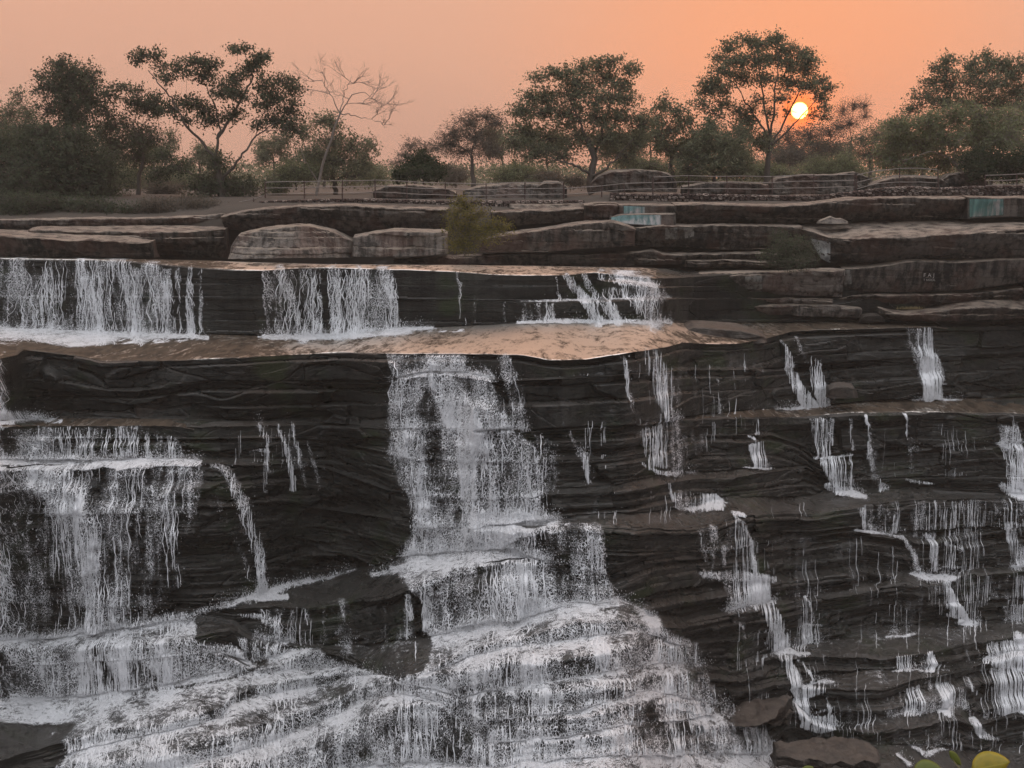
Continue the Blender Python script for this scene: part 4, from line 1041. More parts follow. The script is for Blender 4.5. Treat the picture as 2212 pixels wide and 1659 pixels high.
trickle('comb of short drips ending in a thin white rill, right centre', [('poly', [(1846, 1092), (1940, 1082), (1948, 1150), (1900, 1148), (1860, 1140)], 0.48, 8), ('line', [(1856, 1095, 4), (1880, 1140, 5)], 0.6), ('line', [(1846, 1144, 3), (1900, 1150, 4), (1942, 1160, 5)], 0.88), ('line', [(1946, 1160, 6), (1965, 1190, 8), (1980, 1228, 7)], 0.80), ('line', [(1968, 1240, 8), (2010, 1246, 12), (2060, 1250, 7)], 0.92), ('line', [(2045, 1262, 8), (2060, 1300, 8), (2082, 1340, 9)], 0.74), ('line', [(2068, 1344, 6), (2110, 1350, 8)], 0.9), ('poly', [(1975, 1262), (2050, 1262), (2070, 1340), (2020, 1330)], 0.24, 10), ('poly', [(1910, 1290), (1945, 1290), (1950, 1370), (1915, 1370)], 0.30, 10), ('line', [(1915, 1376, 3), (1980, 1366, 3)], 0.7)], 45, 3000)
trickle('fine dripping veil across the ledges of the right edge', [('poly', [(1950, 1080), (2250, 1075), (2400, 1075), (2400, 1130), (1960, 1145)], 0.30, 8), ('line', [(1998, 1155, 8), (2010, 1175, 12), (2012, 1220, 10)], 0.56), ('line', [(2030, 1168, 5), (2055, 1178, 4)], 0.7), ('line', [(2060, 1180, 12), (2050, 1218, 12)], 0.40), ('line', [(2170, 1135, 10), (2190, 1180, 16), (2200, 1215, 18)], 0.48), ('line', [(2010, 1224, 3), (2070, 1222, 3)], 0.7), ('line', [(2180, 1220, 4), (2300, 1222, 4)], 0.8), ('poly', [(2080, 1240), (2400, 1235), (2400, 1290), (2080, 1295)], 0.28, 8), ('line', [(2172, 1240, 4), (2175, 1300, 4)], 0.55), ('line', [(2100, 1242, 3), (2102, 1285, 4)], 0.5), ('poly', [(2160, 1305), (2300, 1305), (2300, 1340), (2165, 1342)], 0.55, 8)], 46, 3000)
trickle('row of short drips under the wide wet shelf, lower right', [('poly', [(1930, 1418), (2010, 1405), (2025, 1440), (1940, 1450)], 0.46, 6), ('line', [(1925, 1450, 3), (1960, 1449, 4), (2050, 1440, 3)], 0.7), ('poly', [(2110, 1385), (2300, 1375), (2300, 1470), (2140, 1445)], 0.40, 8), ('line', [(2130, 1420, 14), (2150, 1430, 14)], 0.66), ('line', [(2195, 1378, 12), (2220, 1400, 14)], 0.8), ('line', [(2200, 1422, 10), (2260, 1430, 12)], 0.8)], 47, 2500)
trickle('ragged white spill in the middle of the lower right steps', [('poly', [(1900, 1510), (2000, 1475), (2080, 1480), (2090, 1530), (1990, 1545), (1910, 1545)], 0.42, 12), ('line', [(2000, 1485, 14), (2040, 1505, 18), (2045, 1535, 12)], 0.62), ('line', [(2090, 1475, 10), (2110, 1500, 6), (2120, 1540, 5)], 0.60), ('poly', [(2130, 1445), (2400, 1425), (2400, 1520), (2140, 1535)], 0.38, 10), ('line', [(2100, 1552, 8), (2115, 1580, 9), (2150, 1592, 5)], 0.82), ('line', [(2160, 1535, 5), (2300, 1525, 8)], 0.6), ('line', [(1940, 1590, 3), (2000, 1625, 6), (2040, 1618, 4)], 0.5), ('line', [(1938, 1625, 6), (1960, 1650, 8)], 0.75)], 48, 3500)
trickle('thin streams running off the broken brown slab, lower right', [('line', [(1620, 1568, 5), (1640, 1600, 5), (1650, 1640, 6)], 0.60), ('line', [(1650, 1562, 4), (1662, 1600, 4), (1660, 1625, 4)], 0.55), ('poly', [(1610, 1566), (1660, 1566), (1665, 1630), (1625, 1635)], 0.32, 8)], 49, 900)

trickle('scattered hair thin dribbles spread over all the dark right hand ledges', [('poly', [(1500, 1150), (1850, 1150), (2300, 1100), (2300, 1640), (1760, 1600), (1560, 1480)], 0.20, 30), ('poly', [(1340, 780), (1680, 750), (1700, 880), (1500, 1000), (1350, 990)], 0.20, 30), ('poly', [(1850, 905), (2160, 905), (2160, 1040), (1850, 1040)], 0.17, 30), ('poly', [(1190, 800), (1330, 800), (1330, 1040), (1220, 1040)], 0.16, 20), ('poly', [(520, 1320), (900, 1290), (900, 1380), (640, 1395)], 0.24, 20), ('poly', [(440, 925), (720, 920), (720, 1060), (480, 1060)], 0.17, 20), ('poly', [(640, 1390), (860, 1382), (930, 1400), (900, 1455), (800, 1440), (700, 1400)], 0.25, 16), ('poly', [(-300, 1560), (130, 1565), (150, 1600), (0, 1650), (-300, 1690)], 0.24, 12), ('poly', [(1190, 1070), (1740, 1010), (1760, 1060), (1300, 1130)], 0.14, 20), ('poly', [(1310, 1108), (1840, 1075), (1830, 1110), (1320, 1140)], 0.16, 10), ('poly', [(1700, 1400), (2300, 1340), (2300, 1420), (1800, 1430)], 0.20, 12)], 50, 1200)['kind'] = 'stuff'

# shallow running water lying on the wide treads
def pool(label, k, x0, x1, foam_items, thin=((0, 0), (1, 0))):
    r0 = np.argmax((RL == k) & (RT < 1))
    r1 = np.argmax((RL == k) & (RT >= 1)) + 1
    c = (VX >= x0) & (VX <= x1)
    ci = np.where(c)[0]
    sl_ = np.ix_(np.arange(r0, r1 + 1), ci)
    X, Y, Z = XW[sl_], RY[sl_], Z0[sl_]
    fo = 0.6 * coverage(foam_items, WX, WY)[sl_]
    Zp = Z + 0.025 + 0.012 * fbm(X * 1.5, Y * 0.6, 0 * X, 4, 77)
    Zp[0] = Zp[0] - 0.0
    e = np.clip(np.minimum(np.arange(len(ci)), np.arange(len(ci))[::-1]) / 12.0, 0, 1)
    Zp = Zp - 0.12 * (1 - e)[None, :]
    lipr = np.arange(X.shape[0])[:, None] >= X.shape[0] - 2
    Zp = Zp + 0.01 * lipr
    V = np.stack([X, Y, Zp], -1).reshape(-1, 3)
    o = mesh_obj('water', V, grid_quads(*X.shape), M['pool'], attrs={'foam': fo.ravel(), 'thin': (F(thin)(VX[ci])[None, :] + 0 * X).ravel()})
    tag(o, label, kind='structure')


pool('thin orange sheet of water on the upper ledge', 0, -480, 1440, [('line', [(0, 560, 3), (200, 563, 3)], 0.3)], ((0, .3), (200, .3), (300, .9), (440, 1.0), (500, .2), (1100, .1), (1440, .6)))
pool('shallow pool between the upper falls and the main fall, glowing orange', 3, -480, 2050, [('line', [(-400, 722, 30), (150, 725, 24), (260, 735, 16), (450, 732, 8)], 1.0), ('line', [(560, 730, 8), (860, 716, 14), (1000, 712, 8)], 0.9), ('line', [(1000, 704, 5), (1450, 702, 6)], 0.6), ('poly', [(-300, 740), (30, 745), (40, 790), (-300, 790)], 0.5, 10)], ((0, 1.3), (300, 1.2), (480, .9), (650, .4), (1000, .0), (1300, .05), (1500, .35), (1650, .8), (1760, 1.1)))
pool('wet shelf catching the sky under the right trickles', 5, 1480, 2700, [('line', [(1650, 884, 4), (1830, 884, 5)], 0.8)], ((1480, 1.2), (1700, .8), (2212, .9)))
pool('wet shelf under the big overhang at left', 5, -480, 420, [('line', [(-300, 905, 20), (130, 908, 10)], 0.95)], ((0, .7), (300, 1.1)))

# ------------------------------------------------------------------ trees
M['bark'] = flat_mat('grey brown bark', (0.085, 0.07, 0.058), 0.9, 0.35, 12, 0.02)
M['bark_pale'] = flat_mat('pale peeling bark', (0.19, 0.16, 0.135), 0.85, 0.25, 12, 0.02)
M['leaf_dark'] = leaf_mat('dark green leaves', (0.042, 0.054, 0.036), (0.115, 0.135, 0.085))
M['leaf_mid'] = leaf_mat('dusty olive leaves', (0.095, 0.110, 0.070), (0.225, 0.24, 0.15))
M['leaf_grey'] = leaf_mat('grey brown twiggy leaves', (0.090, 0.080, 0.066), (0.19, 0.165, 0.13))
M['leaf_light'] = leaf_mat('light green scrub leaves', (0.12, 0.14, 0.075), (0.26, 0.28, 0.16))
M['leaf_yellow'] = leaf_mat('yellow green shrub leaves', (0.075, 0.075, 0.022), (0.22, 0.19, 0.055))
M['leaf_deep'] = leaf_mat('deep green shrub leaves', (0.022, 0.034, 0.020), (0.060, 0.078, 0.044))
GZ0 = -1.6


def tube(paths, sides=5):
    """paths: list of (n,3) points with (n,) radii -> one tube mesh."""
    V, Q, off = [], [], 0
    for pts, rad in paths:
        n = len(pts)
        sd_ = sides if rad[0] > 0.035 else 3
        d = np.gradient(pts, axis=0)
        d /= np.linalg.norm(d, axis=1)[:, None] + 1e-9
        up = np.where(np.abs(d[:, 2:3]) > 0.9, np.array([[0, 1, 0.]]), np.array([[0, 0, 1.]]))
        a = np.cross(d, up)
        a /= np.linalg.norm(a, axis=1)[:, None] + 1e-9
        b = np.cross(d, a)
        t = np.linspace(0, 2 * math.pi, sd_ + 1)[:-1]
        ring = pts[:, None] + rad[:, None, None] * (a[:, None] * np.cos(t)[None, :, None] + b[:, None] * np.sin(t)[None, :, None])
        V.append(ring.reshape(-1, 3))
        i = np.arange(n - 1)[:, None] * sd_ + np.arange(sd_)[None]
        j = np.arange(n - 1)[:, None] * sd_ + (np.arange(sd_)[None] + 1) % sd_
        Q.append(np.stack([i, j, j + sd_, i + sd_], -1).reshape(-1, 4) + off)
        off += n * sd_
    return np.vstack(V), np.vstack(Q)


def curve(a, b, n, r, wob, rise=0.0):
    t = np.linspace(0, 1, n)[:, None]
    L = np.linalg.norm(b - a)
    p = a * (1 - t) + b * t
    w1, w2 = r.normal(0, 1, 3), r.normal(0, 1, 3)
    p = p + L * wob * (np.sin(t * math.pi) * w1 + np.sin(t * 2 * math.pi) * w2 * 0.6)
    p[:, 2] += (rise * L * np.sin(t[:, 0] * math.pi))
    return p


def tree(label, Y, trunk, clusters, mat='leaf_mid', bark='bark', leaf=(0.15, 0.29), dens=1.0, twigs=1.0, name='tree', cat='tree', group='trees on the river bank', seed=0, limbs=(), vines=0, ground=None, tr=0.16, gap=None, wratio=0.5):
    r = np.random.default_rng(1000 + seed)
    k = Y / FV
    tp = np.array([P(x, y, Y) for x, y in trunk])
    if ground is not None:
        tp[0, 2] = ground
    tt = np.linspace(0, 1, 10)
    s = np.linspace(0, 1, len(tp))
    tpath = np.stack([np.interp(tt, s, tp[:, i]) for i in range(3)], -1)
    tpath[1:-1] += r.normal(0, 0.05, (8, 3))
    paths = [(tpath, np.linspace(tr * 1.5, tr * 0.75, 10))]
    nodes = [(p, rr) for p, rr in zip(tpath, np.linspace(tr, tr * 0.7, 10))][3:]
    for lm in limbs:
        lp = np.array([P(x, y, Y + dy) for x, y, dy in lm])
        s = np.linspace(0, 1, len(lp))
        tt = np.linspace(0, 1, 4 * len(lp))
        q = np.stack([np.interp(tt, s, lp[:, i]) for i in range(3)], -1)
        q[1:-1] += r.normal(0, 0.05, (len(q) - 2, 3))
        rd = np.linspace(tr * 0.5, tr * 0.12, len(q))
        paths.append((q, rd))
        nodes += list(zip(q, rd))
    cl = []
    for c in clusters:
        x, y, rx, ry = c[:4]
        m = c[4] if len(c) > 4 else 1.0
        dy = r.uniform(-1, 1) * max(rx, 30) * k * 0.8
        cl.append((P(x, y, Y + dy), rx * k * 1.32, ry * k * 1.36, m))
    order = sorted(cl, key=lambda q: np.linalg.norm(q[0] - tpath[-1]))
    lv, tints = [], []
    for c, rx, ry, m in order:
        best, bd = None, 1e9
        for p, rr in nodes:
            dd = np.linalg.norm(p - c) + (2.5 * max(0, p[2] - c[2])) + 0.15 * np.linalg.norm(p - tpath[-1])
            if dd < bd:
                bd, best = dd, (p, rr)
        n = 8
        q = curve(best[0], c, n, r, 0.07, 0.06)
        rd = np.linspace(max(best[1] * 0.65, 0.03), 0.022, n)
        paths.append((q, rd))
        nodes += list(zip(q[2:], rd[2:]))
        if m == 0:
            def rec(p0, dv, L_, r_, dep):
                e = p0 + dv * L_
                w = curve(p0, e, 5, r, 0.06, 0.04)
                paths.append((w, np.linspace(r_, r_ * 0.6, 5)))
                if dep:
                    for _ in range(r.integers(2, 4)):
                        nd = dv + r.normal(0, 0.42, 3)
                        nd[2] += 0.12
                        rec(w[r.integers(2, 5)], nd / np.linalg.norm(nd), L_ * r.uniform(0.55, 0.9), r_ * 0.62, dep - 1)
            dv0 = q[-1] - q[-4]
            dv0 = dv0 / (np.linalg.norm(dv0) + 1e-9)
            for _ in range(3):
                nd = dv0 + r.normal(0, 0.35, 3)
                rec(q[r.integers(4, 8)], nd / np.linalg.norm(nd), (rx + ry) * 0.45, 0.022, 3)
            continue
        nt_ = int(max(5, twigs * 42 * (rx * ry) ** 0.75 * (0.7 + 0.3 * m)))
        dirs = r.normal(0, 1, (nt_, 3))
        dirs /= np.linalg.norm(dirs, axis=1)[:, None]
        rad = r.uniform(0.2, 1.25, nt_) ** 0.5
        ends = c + dirs * rad[:, None] * np.array([rx, 0.75 * (rx + ry) / 1.5, ry])
        cb = r.random(nt_)
        for e, t0 in zip(ends, cb):
            st = q[r.integers(n // 2, n)]
            w = curve(st, e, 5, r, 0.12, 0.05)
            paths.append((w, np.linspace(0.018, 0.006, 5)))
            nl = int(m * dens * r.integers(4, 15))
            if gap is not None:
                ex = (np.array(e) / e[1])
                gx_, gy_ = ray(gap[0], gap[1])
                if math.hypot(ex[0] - gx_, ex[2] - gy_) < gap[2] / FV:
                    nl = 0
            if nl:
                tl = r.uniform(0.35, 1.05, nl)[:, None]
                idx = np.clip(tl * 4, 0, 3.999)
                i0 = idx.astype(int)[:, 0]
                pp = w[i0] + (w[np.minimum(i0 + 1, 4)] - w[i0]) * (idx - i0[:, None])
                lv.append(pp + r.normal(0, 0.16, (nl, 3)))
                tints.append(np.clip(t0 * 0.8 + r.uniform(0, 0.35, nl), 0, 1))
    for _ in range(vines):
        c, rx, ry, m = cl[r.integers(len(cl))]
        a = c + np.array([r.uniform(-rx, rx), 0, -ry * 0.3])
        b = a + np.array([r.normal(0, 0.5), r.normal(0, 0.3), -r.uniform(1.0, 3.2)])
        paths.append((curve(a, b, 6, r, 0.08), np.full(6, 0.01)))
    base = np.array([tpath[0][0], tpath[0][1], tpath[0][2]])
    o = empty(name, base)
    tag(o, label, cat, group)
    V, Q = tube(paths)
    mesh_obj('trunk', V, Q, M[bark], parent=o)
    if lv:
        c = np.vstack(lv)
        tn = np.concatenate(tints)
        n = len(c)
        a = r.normal(0, 1, (n, 3))
        a[:, 2] -= 0.35
        a /= np.linalg.norm(a, axis=1)[:, None]
        b = np.cross(a, r.normal(0, 1, (n, 3)))
        b /= np.linalg.norm(b, axis=1)[:, None] + 1e-9
        L = r.uniform(leaf[0], leaf[1], n)[:, None]
        W = L * wratio
        V = np.stack([c - a * L / 2, c + b * W / 2 + a * L * 0.05, c + a * L / 2, c - b * W / 2 + a * L * 0.05], 1).reshape(-1, 3)
        Q = np.arange(4 * n).reshape(-1, 4)
        mesh_obj('crown', V, Q, M[mat], parent=o, smooth=False, attrs={'tint': np.repeat(tn, 4)})
    return o


TREES = [
 dict(label='tree with a tall tower shaped crown trailing vines at far left', Y=96, trunk=[(152, 445), (154, 340), (150, 270)], clusters=[(132, 140, 26, 16, .6), (150, 155, 46, 26), (120, 185, 48, 30), (170, 190, 45, 34), (200, 215, 26, 30, .8), (86, 163, 22, 8, .6), (145, 225, 42, 32), (100, 240, 30, 34, .35), (200, 165, 24, 20, .6), (150, 270, 34, 30), (180, 250, 30, 26, .7)], mat='leaf_dark', vines=26, twigs=1.3, dens=1.25),
 dict(label='wide dark bushy tree filling the left edge down to the rocks', Y=93, trunk=[(110, 468), (115, 430), (120, 400)], clusters=[(60, 330, 70, 50), (130, 325, 70, 50), (205, 360, 60, 50), (50, 390, 80, 50), (140, 400, 90, 50), (225, 415, 50, 45), (-20, 350, 60, 60), (-70, 380, 70, 70), (90, 290, 45, 26), (10, 430, 60, 32), (100, 440, 70, 28), (190, 440, 60, 25), (170, 300, 36, 26)], mat='leaf_dark', twigs=1.35, dens=1.7),
 dict(label='small pale tree peeking out behind the tower crowned one at the left edge', Y=108, trunk=[(30, 440), (32, 340), (35, 290)], clusters=[(40, 205, 20, 16, .6), (25, 240, 36, 22, .8), (60, 240, 26, 22, .7), (-10, 260, 40, 30), (55, 275, 50, 26, .8), (-60, 240, 40, 40)], mat='leaf_mid'),
 dict(label='arching vine hung tree between the tower crown and the wide spreading tree', Y=98, trunk=[(290, 460), (300, 400), (310, 340)], clusters=[(268, 188, 26, 10), (240, 205, 20, 20), (225, 235, 22, 26, .8), (300, 200, 16, 16, .6), (315, 230, 34, 20), (335, 215, 22, 20), (290, 225, 34, 16), (250, 265, 40, 24), (300, 285, 50, 30), (240, 310, 40, 34), (300, 340, 46, 34), (345, 300, 34, 18, .6), (345, 240, 20, 12)], mat='leaf_dark', vines=30, dens=1.15),
 dict(label='wide spreading tree with several flat topped crowns and dark limbs', Y=92, trunk=[(482, 455), (478, 400), (466, 345)], tr=0.24, limbs=[[(466, 345, 0), (430, 300, 0), (395, 262, -1), (372, 215, -1), (345, 182, -2), (320, 152, -2)], [(466, 345, 0), (474, 280, 0), (468, 235, 1), (442, 180, 1)], [(468, 300, 0), (520, 220, 1), (545, 165, 2), (530, 118, 2)], [(480, 390, 0), (520, 340, -1), (550, 295, -1), (600, 262, -2)], [(478, 400, 0), (440, 388, 1), (400, 368, 1), (370, 352, 1)]],
      clusters=[(298, 122, 24, 14), (330, 118, 20, 12, .8), (345, 145, 20, 14, .6), (360, 168, 20, 14, .8), (390, 150, 18, 20, .8), (420, 135, 26, 14), (455, 142, 26, 18), (440, 165, 30, 14), (500, 108, 16, 8), (524, 104, 18, 9), (560, 128, 22, 13), (572, 122, 16, 10, .7), (540, 150, 26, 18), (510, 168, 22, 18), (480, 195, 34, 18), (520, 205, 26, 14), (400, 220, 34, 14), (370, 235, 26, 14), (440, 235, 26, 18), (455, 262, 30, 14), (400, 258, 26, 10, .7), (500, 250, 30, 18), (570, 180, 24, 18), (612, 176, 24, 14), (640, 190, 22, 12), (600, 205, 34, 14), (575, 225, 30, 16), (630, 232, 26, 20), (600, 262, 34, 18), (638, 280, 24, 20), (560, 270, 22, 12, .7), (480, 395, 56, 34, 1.2), (530, 410, 40, 26, 1.2), (440, 410, 38, 24, 1.1), (352, 335, 26, 12), (380, 360, 40, 18), (340, 380, 26, 16), (470, 350, 26, 20)], mat='leaf_dark', vines=14, dens=1.1, twigs=1.25),
 dict(label='bare white limbed tree with a fan of leafless twigs', Y=94, trunk=[(684, 430), (688, 395), (700, 345), (722, 280), (735, 245)], tr=0.095, bark='bark_pale', limbs=[[(688, 395, 0), (660, 350, 0), (650, 320, 1)], [(735, 245, 0), (715, 205, 0), (695, 170, 1)], [(735, 245, 0), (760, 205, -1), (790, 200, -1), (830, 228, -1)], [(735, 245, 0), (770, 250, 1), (810, 262, 1)], [(735, 245, 0), (745, 200, 1), (760, 165, 1)]],
      clusters=[(675, 175, 18, 20, 0), (700, 165, 20, 20, 0), (735, 160, 24, 18, 0), (765, 180, 22, 20, 0), (790, 180, 22, 16, 0), (815, 195, 20, 16, 0), (840, 222, 20, 18, 0), (845, 245, 16, 10, 0), (815, 245, 24, 12, 0), (830, 270, 18, 10, 0), (785, 225, 26, 18, 0), (745, 210, 20, 20, 0), (800, 212, 20, 12, 0), (662, 195, 12, 20, 0)]),
 dict(label='leafy tree behind the bare white limbed tree', Y=102, trunk=[(725, 430), (722, 390), (716, 340)], clusters=[(690, 262, 34, 18), (720, 262, 26, 16, .8), (715, 300, 44, 26), (765, 315, 36, 24), (680, 330, 44, 26), (790, 345, 32, 28), (735, 350, 50, 28), (800, 310, 22, 18, .7), (650, 290, 26, 18, .8), (680, 375, 60, 24, .8), (770, 380, 50, 20, .9)], mat='leaf_mid', dens=1.1),
 dict(label='small round very dark bush behind the left railing', Y=99, trunk=[(918, 405), (916, 392), (914, 380)], tr=0.08, clusters=[(882, 368, 20, 14), (914, 352, 30, 20), (940, 368, 22, 18), (862, 378, 16, 9), (915, 376, 44, 14)], mat='leaf_deep', dens=2.2, twigs=1.6, name='bush', cat='bush'),
 dict(label='hazy grey brown tree with a rounded twiggy crown left of centre', Y=128, trunk=[(1024, 410), (1022, 370), (1018, 335)], tr=0.2, clusters=[(1015, 262, 34, 20), (1050, 250, 28, 16, .8), (1075, 270, 26, 24, .8), (985, 285, 28, 22), (1030, 295, 44, 24), (965, 310, 26, 24), (1000, 330, 40, 22, .7), (1060, 320, 36, 30)], mat='leaf_grey', leaf=(0.12, 0.22), dens=1.0, twigs=1.4),
 dict(label='faint wispy tree farthest back in the gap left of centre', Y=150, trunk=[(898, 410), (896, 370), (895, 350)], clusters=[(890, 312, 24, 14, .7), (918, 320, 26, 16, .8), (872, 335, 22, 16, .6), (905, 345, 40, 20), (945, 320, 20, 16, .7), (850, 355, 20, 12, .5)], mat='leaf_grey', leaf=(0.14, 0.26)),
 dict(label='big domed tree in the middle with a twisted pale trunk', Y=95, trunk=[(1282, 418), (1276, 385), (1283, 345), (1270, 300)], tr=0.26, limbs=[[(1276, 385, 0), (1310, 365, -1), (1335, 335, -1), (1370, 300, -2)], [(1278, 380, 0), (1240, 355, -1), (1200, 345, -1)], [(1283, 345, 0), (1250, 260, 0), (1220, 190, 0)], [(1283, 345, 0), (1310, 250, 1), (1330, 170, 1)]],
      clusters=[(1160, 168, 22, 10, .7), (1190, 158, 24, 12), (1225, 158, 26, 14), (1262, 145, 26, 14), (1290, 138, 20, 12), (1325, 134, 24, 12), (1360, 148, 22, 12), (1378, 158, 14, 8, .6), (1250, 178, 44, 20), (1305, 170, 40, 20), (1345, 185, 26, 16), (1240, 208, 46, 22), (1300, 208, 46, 24), (1350, 215, 34, 18), (1180, 205, 34, 18), (1145, 212, 26, 16), (1125, 240, 28, 20), (1165, 245, 40, 22), (1225, 250, 50, 26), (1290, 255, 50, 26), (1350, 255, 40, 24), (1390, 262, 28, 22), (1130, 285, 36, 26, .9), (1180, 295, 44, 26, .8), (1250, 300, 50, 24), (1320, 300, 50, 24), (1375, 305, 40, 26), (1150, 330, 40, 24), (1210, 340, 46, 22, .8), (1350, 340, 40, 22, .7), (1105, 310, 24, 30, .7)], mat='leaf_mid', dens=1.15, twigs=1.2),
 dict(label='slim tree with a ragged top between the big dome and the tall tree', Y=99, trunk=[(1458, 412), (1452, 370), (1448, 330)], clusters=[(1440, 212, 14, 12, .7), (1432, 230, 22, 16), (1462, 240, 26, 16), (1420, 255, 26, 18), (1480, 262, 26, 18), (1450, 280, 40, 22), (1500, 290, 26, 22), (1415, 295, 30, 24), (1460, 320, 44, 24, .9), (1500, 330, 30, 24, .9)], mat='leaf_mid', dens=1.1),
 dict(label='bushy olive tree in front of the tall tree foot', Y=97, trunk=[(1545, 412), (1545, 395), (1542, 370)], clusters=[(1540, 275, 26, 20, .9), (1525, 305, 40, 26), (1570, 310, 40, 28), (1500, 340, 40, 26), (1550, 350, 50, 26), (1600, 350, 34, 24), (1480, 365, 34, 18, .8), (1590, 375, 40, 14)], mat='leaf_mid', dens=1.5, twigs=1.3),
 dict(label='tall fan crowned tree with the sun disc glowing through its right side', Y=100, trunk=[(1652, 415), (1660, 350), (1664, 300)], tr=0.2, gap=(1727, 239, 26), limbs=[[(1664, 300, 0), (1630, 250, 0), (1600, 200, 0), (1570, 140, 0)], [(1664, 300, 0), (1650, 220, 1), (1640, 150, 1), (1625, 105, 1)], [(1664, 300, 0), (1672, 220, -1), (1680, 150, -1), (1680, 95, -1)], [(1662, 320, 0), (1700, 255, 1), (1735, 180, 1), (1745, 130, 1)], [(1662, 320, 0), (1710, 275, -1), (1765, 215, -1)]],
      clusters=[(1555, 122, 20, 14, .8), (1580, 100, 24, 14), (1612, 88, 24, 14), (1645, 96, 22, 14), (1672, 84, 20, 14), (1698, 104, 22, 16), (1730, 112, 26, 14), (1752, 128, 18, 14), (1745, 150, 26, 16), (1710, 140, 30, 18), (1672, 130, 30, 16), (1630, 128, 32, 18), (1590, 135, 30, 18), (1560, 155, 26, 16), (1535, 175, 24, 14), (1525, 200, 22, 16), (1555, 190, 26, 18), (1600, 170, 30, 16), (1650, 170, 30, 14), (1700, 180, 30, 16), (1745, 185, 26, 14), (1775, 175, 18, 14, .8), (1790, 192, 18, 12, .8), (1770, 210, 22, 12, .7), (1785, 230, 16, 12, .6), (1515, 225, 20, 14, .7), (1560, 225, 26, 14, .7), (1690, 210, 26, 12, .6), (1762, 250, 18, 12, .4), (1640, 215, 26, 10, .5), (1620, 235, 22, 16, .45), (1660, 245, 22, 16, .45), (1590, 240, 24, 16, .5), (1540, 245, 24, 16, .6), (1700, 240, 18, 14, .35), (1790, 255, 16, 14, .4), (1612, 260, 26, 22, 1.1), (1600, 290, 34, 22, 1.1), (1640, 310, 34, 22, 1.1)], mat='leaf_mid', dens=1.15, twigs=1.25),
 dict(label='hazy low scrub tree directly beneath the sun', Y=135, trunk=[(1730, 405), (1730, 380), (1728, 350)], clusters=[(1700, 300, 40, 22), (1745, 290, 40, 20, .8), (1790, 285, 34, 18, .8), (1720, 335, 60, 26), (1790, 325, 50, 26), (1680, 350, 40, 20)], mat='leaf_grey', leaf=(0.13, 0.24), dens=1.2),
 dict(label='faint bare hazy tree to the right of the sun', Y=145, trunk=[(1838, 400), (1836, 340), (1840, 300)], tr=0.14, clusters=[(1820, 235, 20, 22, .15), (1845, 225, 24, 18, .15), (1868, 228, 18, 18, .15), (1835, 265, 30, 22, .3), (1870, 250, 20, 16, .2), (1810, 275, 22, 18, .4)], mat='leaf_grey', twigs=1.6, leaf=(0.12, 0.2)),
 dict(label='hazy rounded tree in the dip left of the right hand thicket', Y=130, trunk=[(1880, 405), (1880, 370), (1880, 340)], clusters=[(1860, 300, 30, 20), (1900, 290, 34, 24), (1930, 270, 30, 22), (1870, 335, 44, 26), (1920, 330, 44, 30)], mat='leaf_mid', leaf=(0.13, 0.24), dens=1.3),
 dict(label='tall round headed tree rising behind the right hand thicket', Y=104, trunk=[(2110, 405), (2108, 320), (2105, 250)], tr=0.22, clusters=[(2020, 145, 18, 10, .8), (2048, 130, 22, 14), (2045, 155, 30, 14), (2095, 140, 26, 18), (2130, 120, 18, 14), (2130, 145, 34, 18), (2165, 138, 26, 16), (2190, 155, 30, 20), (2225, 140, 30, 24), (2010, 180, 24, 14, .9), (2040, 185, 34, 18), (2090, 180, 40, 20), (2145, 180, 40, 22), (2200, 190, 40, 26), (1990, 205, 26, 14, .8), (1965, 235, 24, 16, .8), (2020, 220, 40, 20), (2090, 220, 50, 24), (2160, 225, 50, 28), (2230, 230, 50, 30), (2280, 180, 50, 50)], mat='leaf_mid', dens=1.1, twigs=1.15),
 dict(label='broad light olive thicket tree with thin pale branches at right', Y=95, trunk=[(2105, 412), (2085, 375), (2050, 340)], tr=0.12, bark='bark_pale', limbs=[[(2050, 340, 0), (2010, 325, -1.5), (1960, 345, -2)], [(2060, 350, 0), (2065, 310, -2), (2090, 290, -2)]], clusters=[(1945, 275, 34, 22), (2000, 262, 40, 22), (2060, 250, 44, 24), (2120, 250, 44, 24), (2180, 255, 44, 26), (2240, 270, 50, 30), (1925, 310, 36, 26), (1975, 310, 44, 28), (2040, 300, 50, 28), (2110, 295, 50, 28), (2180, 300, 50, 30), (1910, 345, 34, 22, .8), (1960, 355, 44, 22), (2030, 350, 50, 24), (2250, 330, 60, 40), (2100, 345, 40, 24)], mat='leaf_light', dens=1.45, twigs=1.3),
 dict(label='very dark low bush at the foot of the right hand thicket', Y=91, trunk=[(2140, 418), (2142, 400), (2144, 380)], tr=0.07, clusters=[(2100, 350, 24, 20), (2135, 340, 28, 22), (2170, 355, 34, 24), (2120, 372, 34, 16), (2190, 375, 40, 16), (2210, 350, 24, 20)], mat='leaf_deep', dens=1.8, twigs=1.5, name='bush', cat='bush'),
]
for i, T in enumerate(TREES):
    tree(seed=i, **T)
BG = [(330, 318, 50, 34), (430, 335, 40, 26), (590, 322, 44, 30), (700, 340, 50, 26), (1085, 305, 46, 30), (1180, 315, 50, 30), (1330, 320, 50, 30), (1405, 300, 36, 26), (1480, 325, 50, 28), (1590, 330, 44, 30), (1690, 320, 44, 30), (1790, 330, 50, 28), (1990, 300, 60, 30), (2140, 290, 60, 40), (20, 290, 60, 40), (210, 310, 50, 40)]
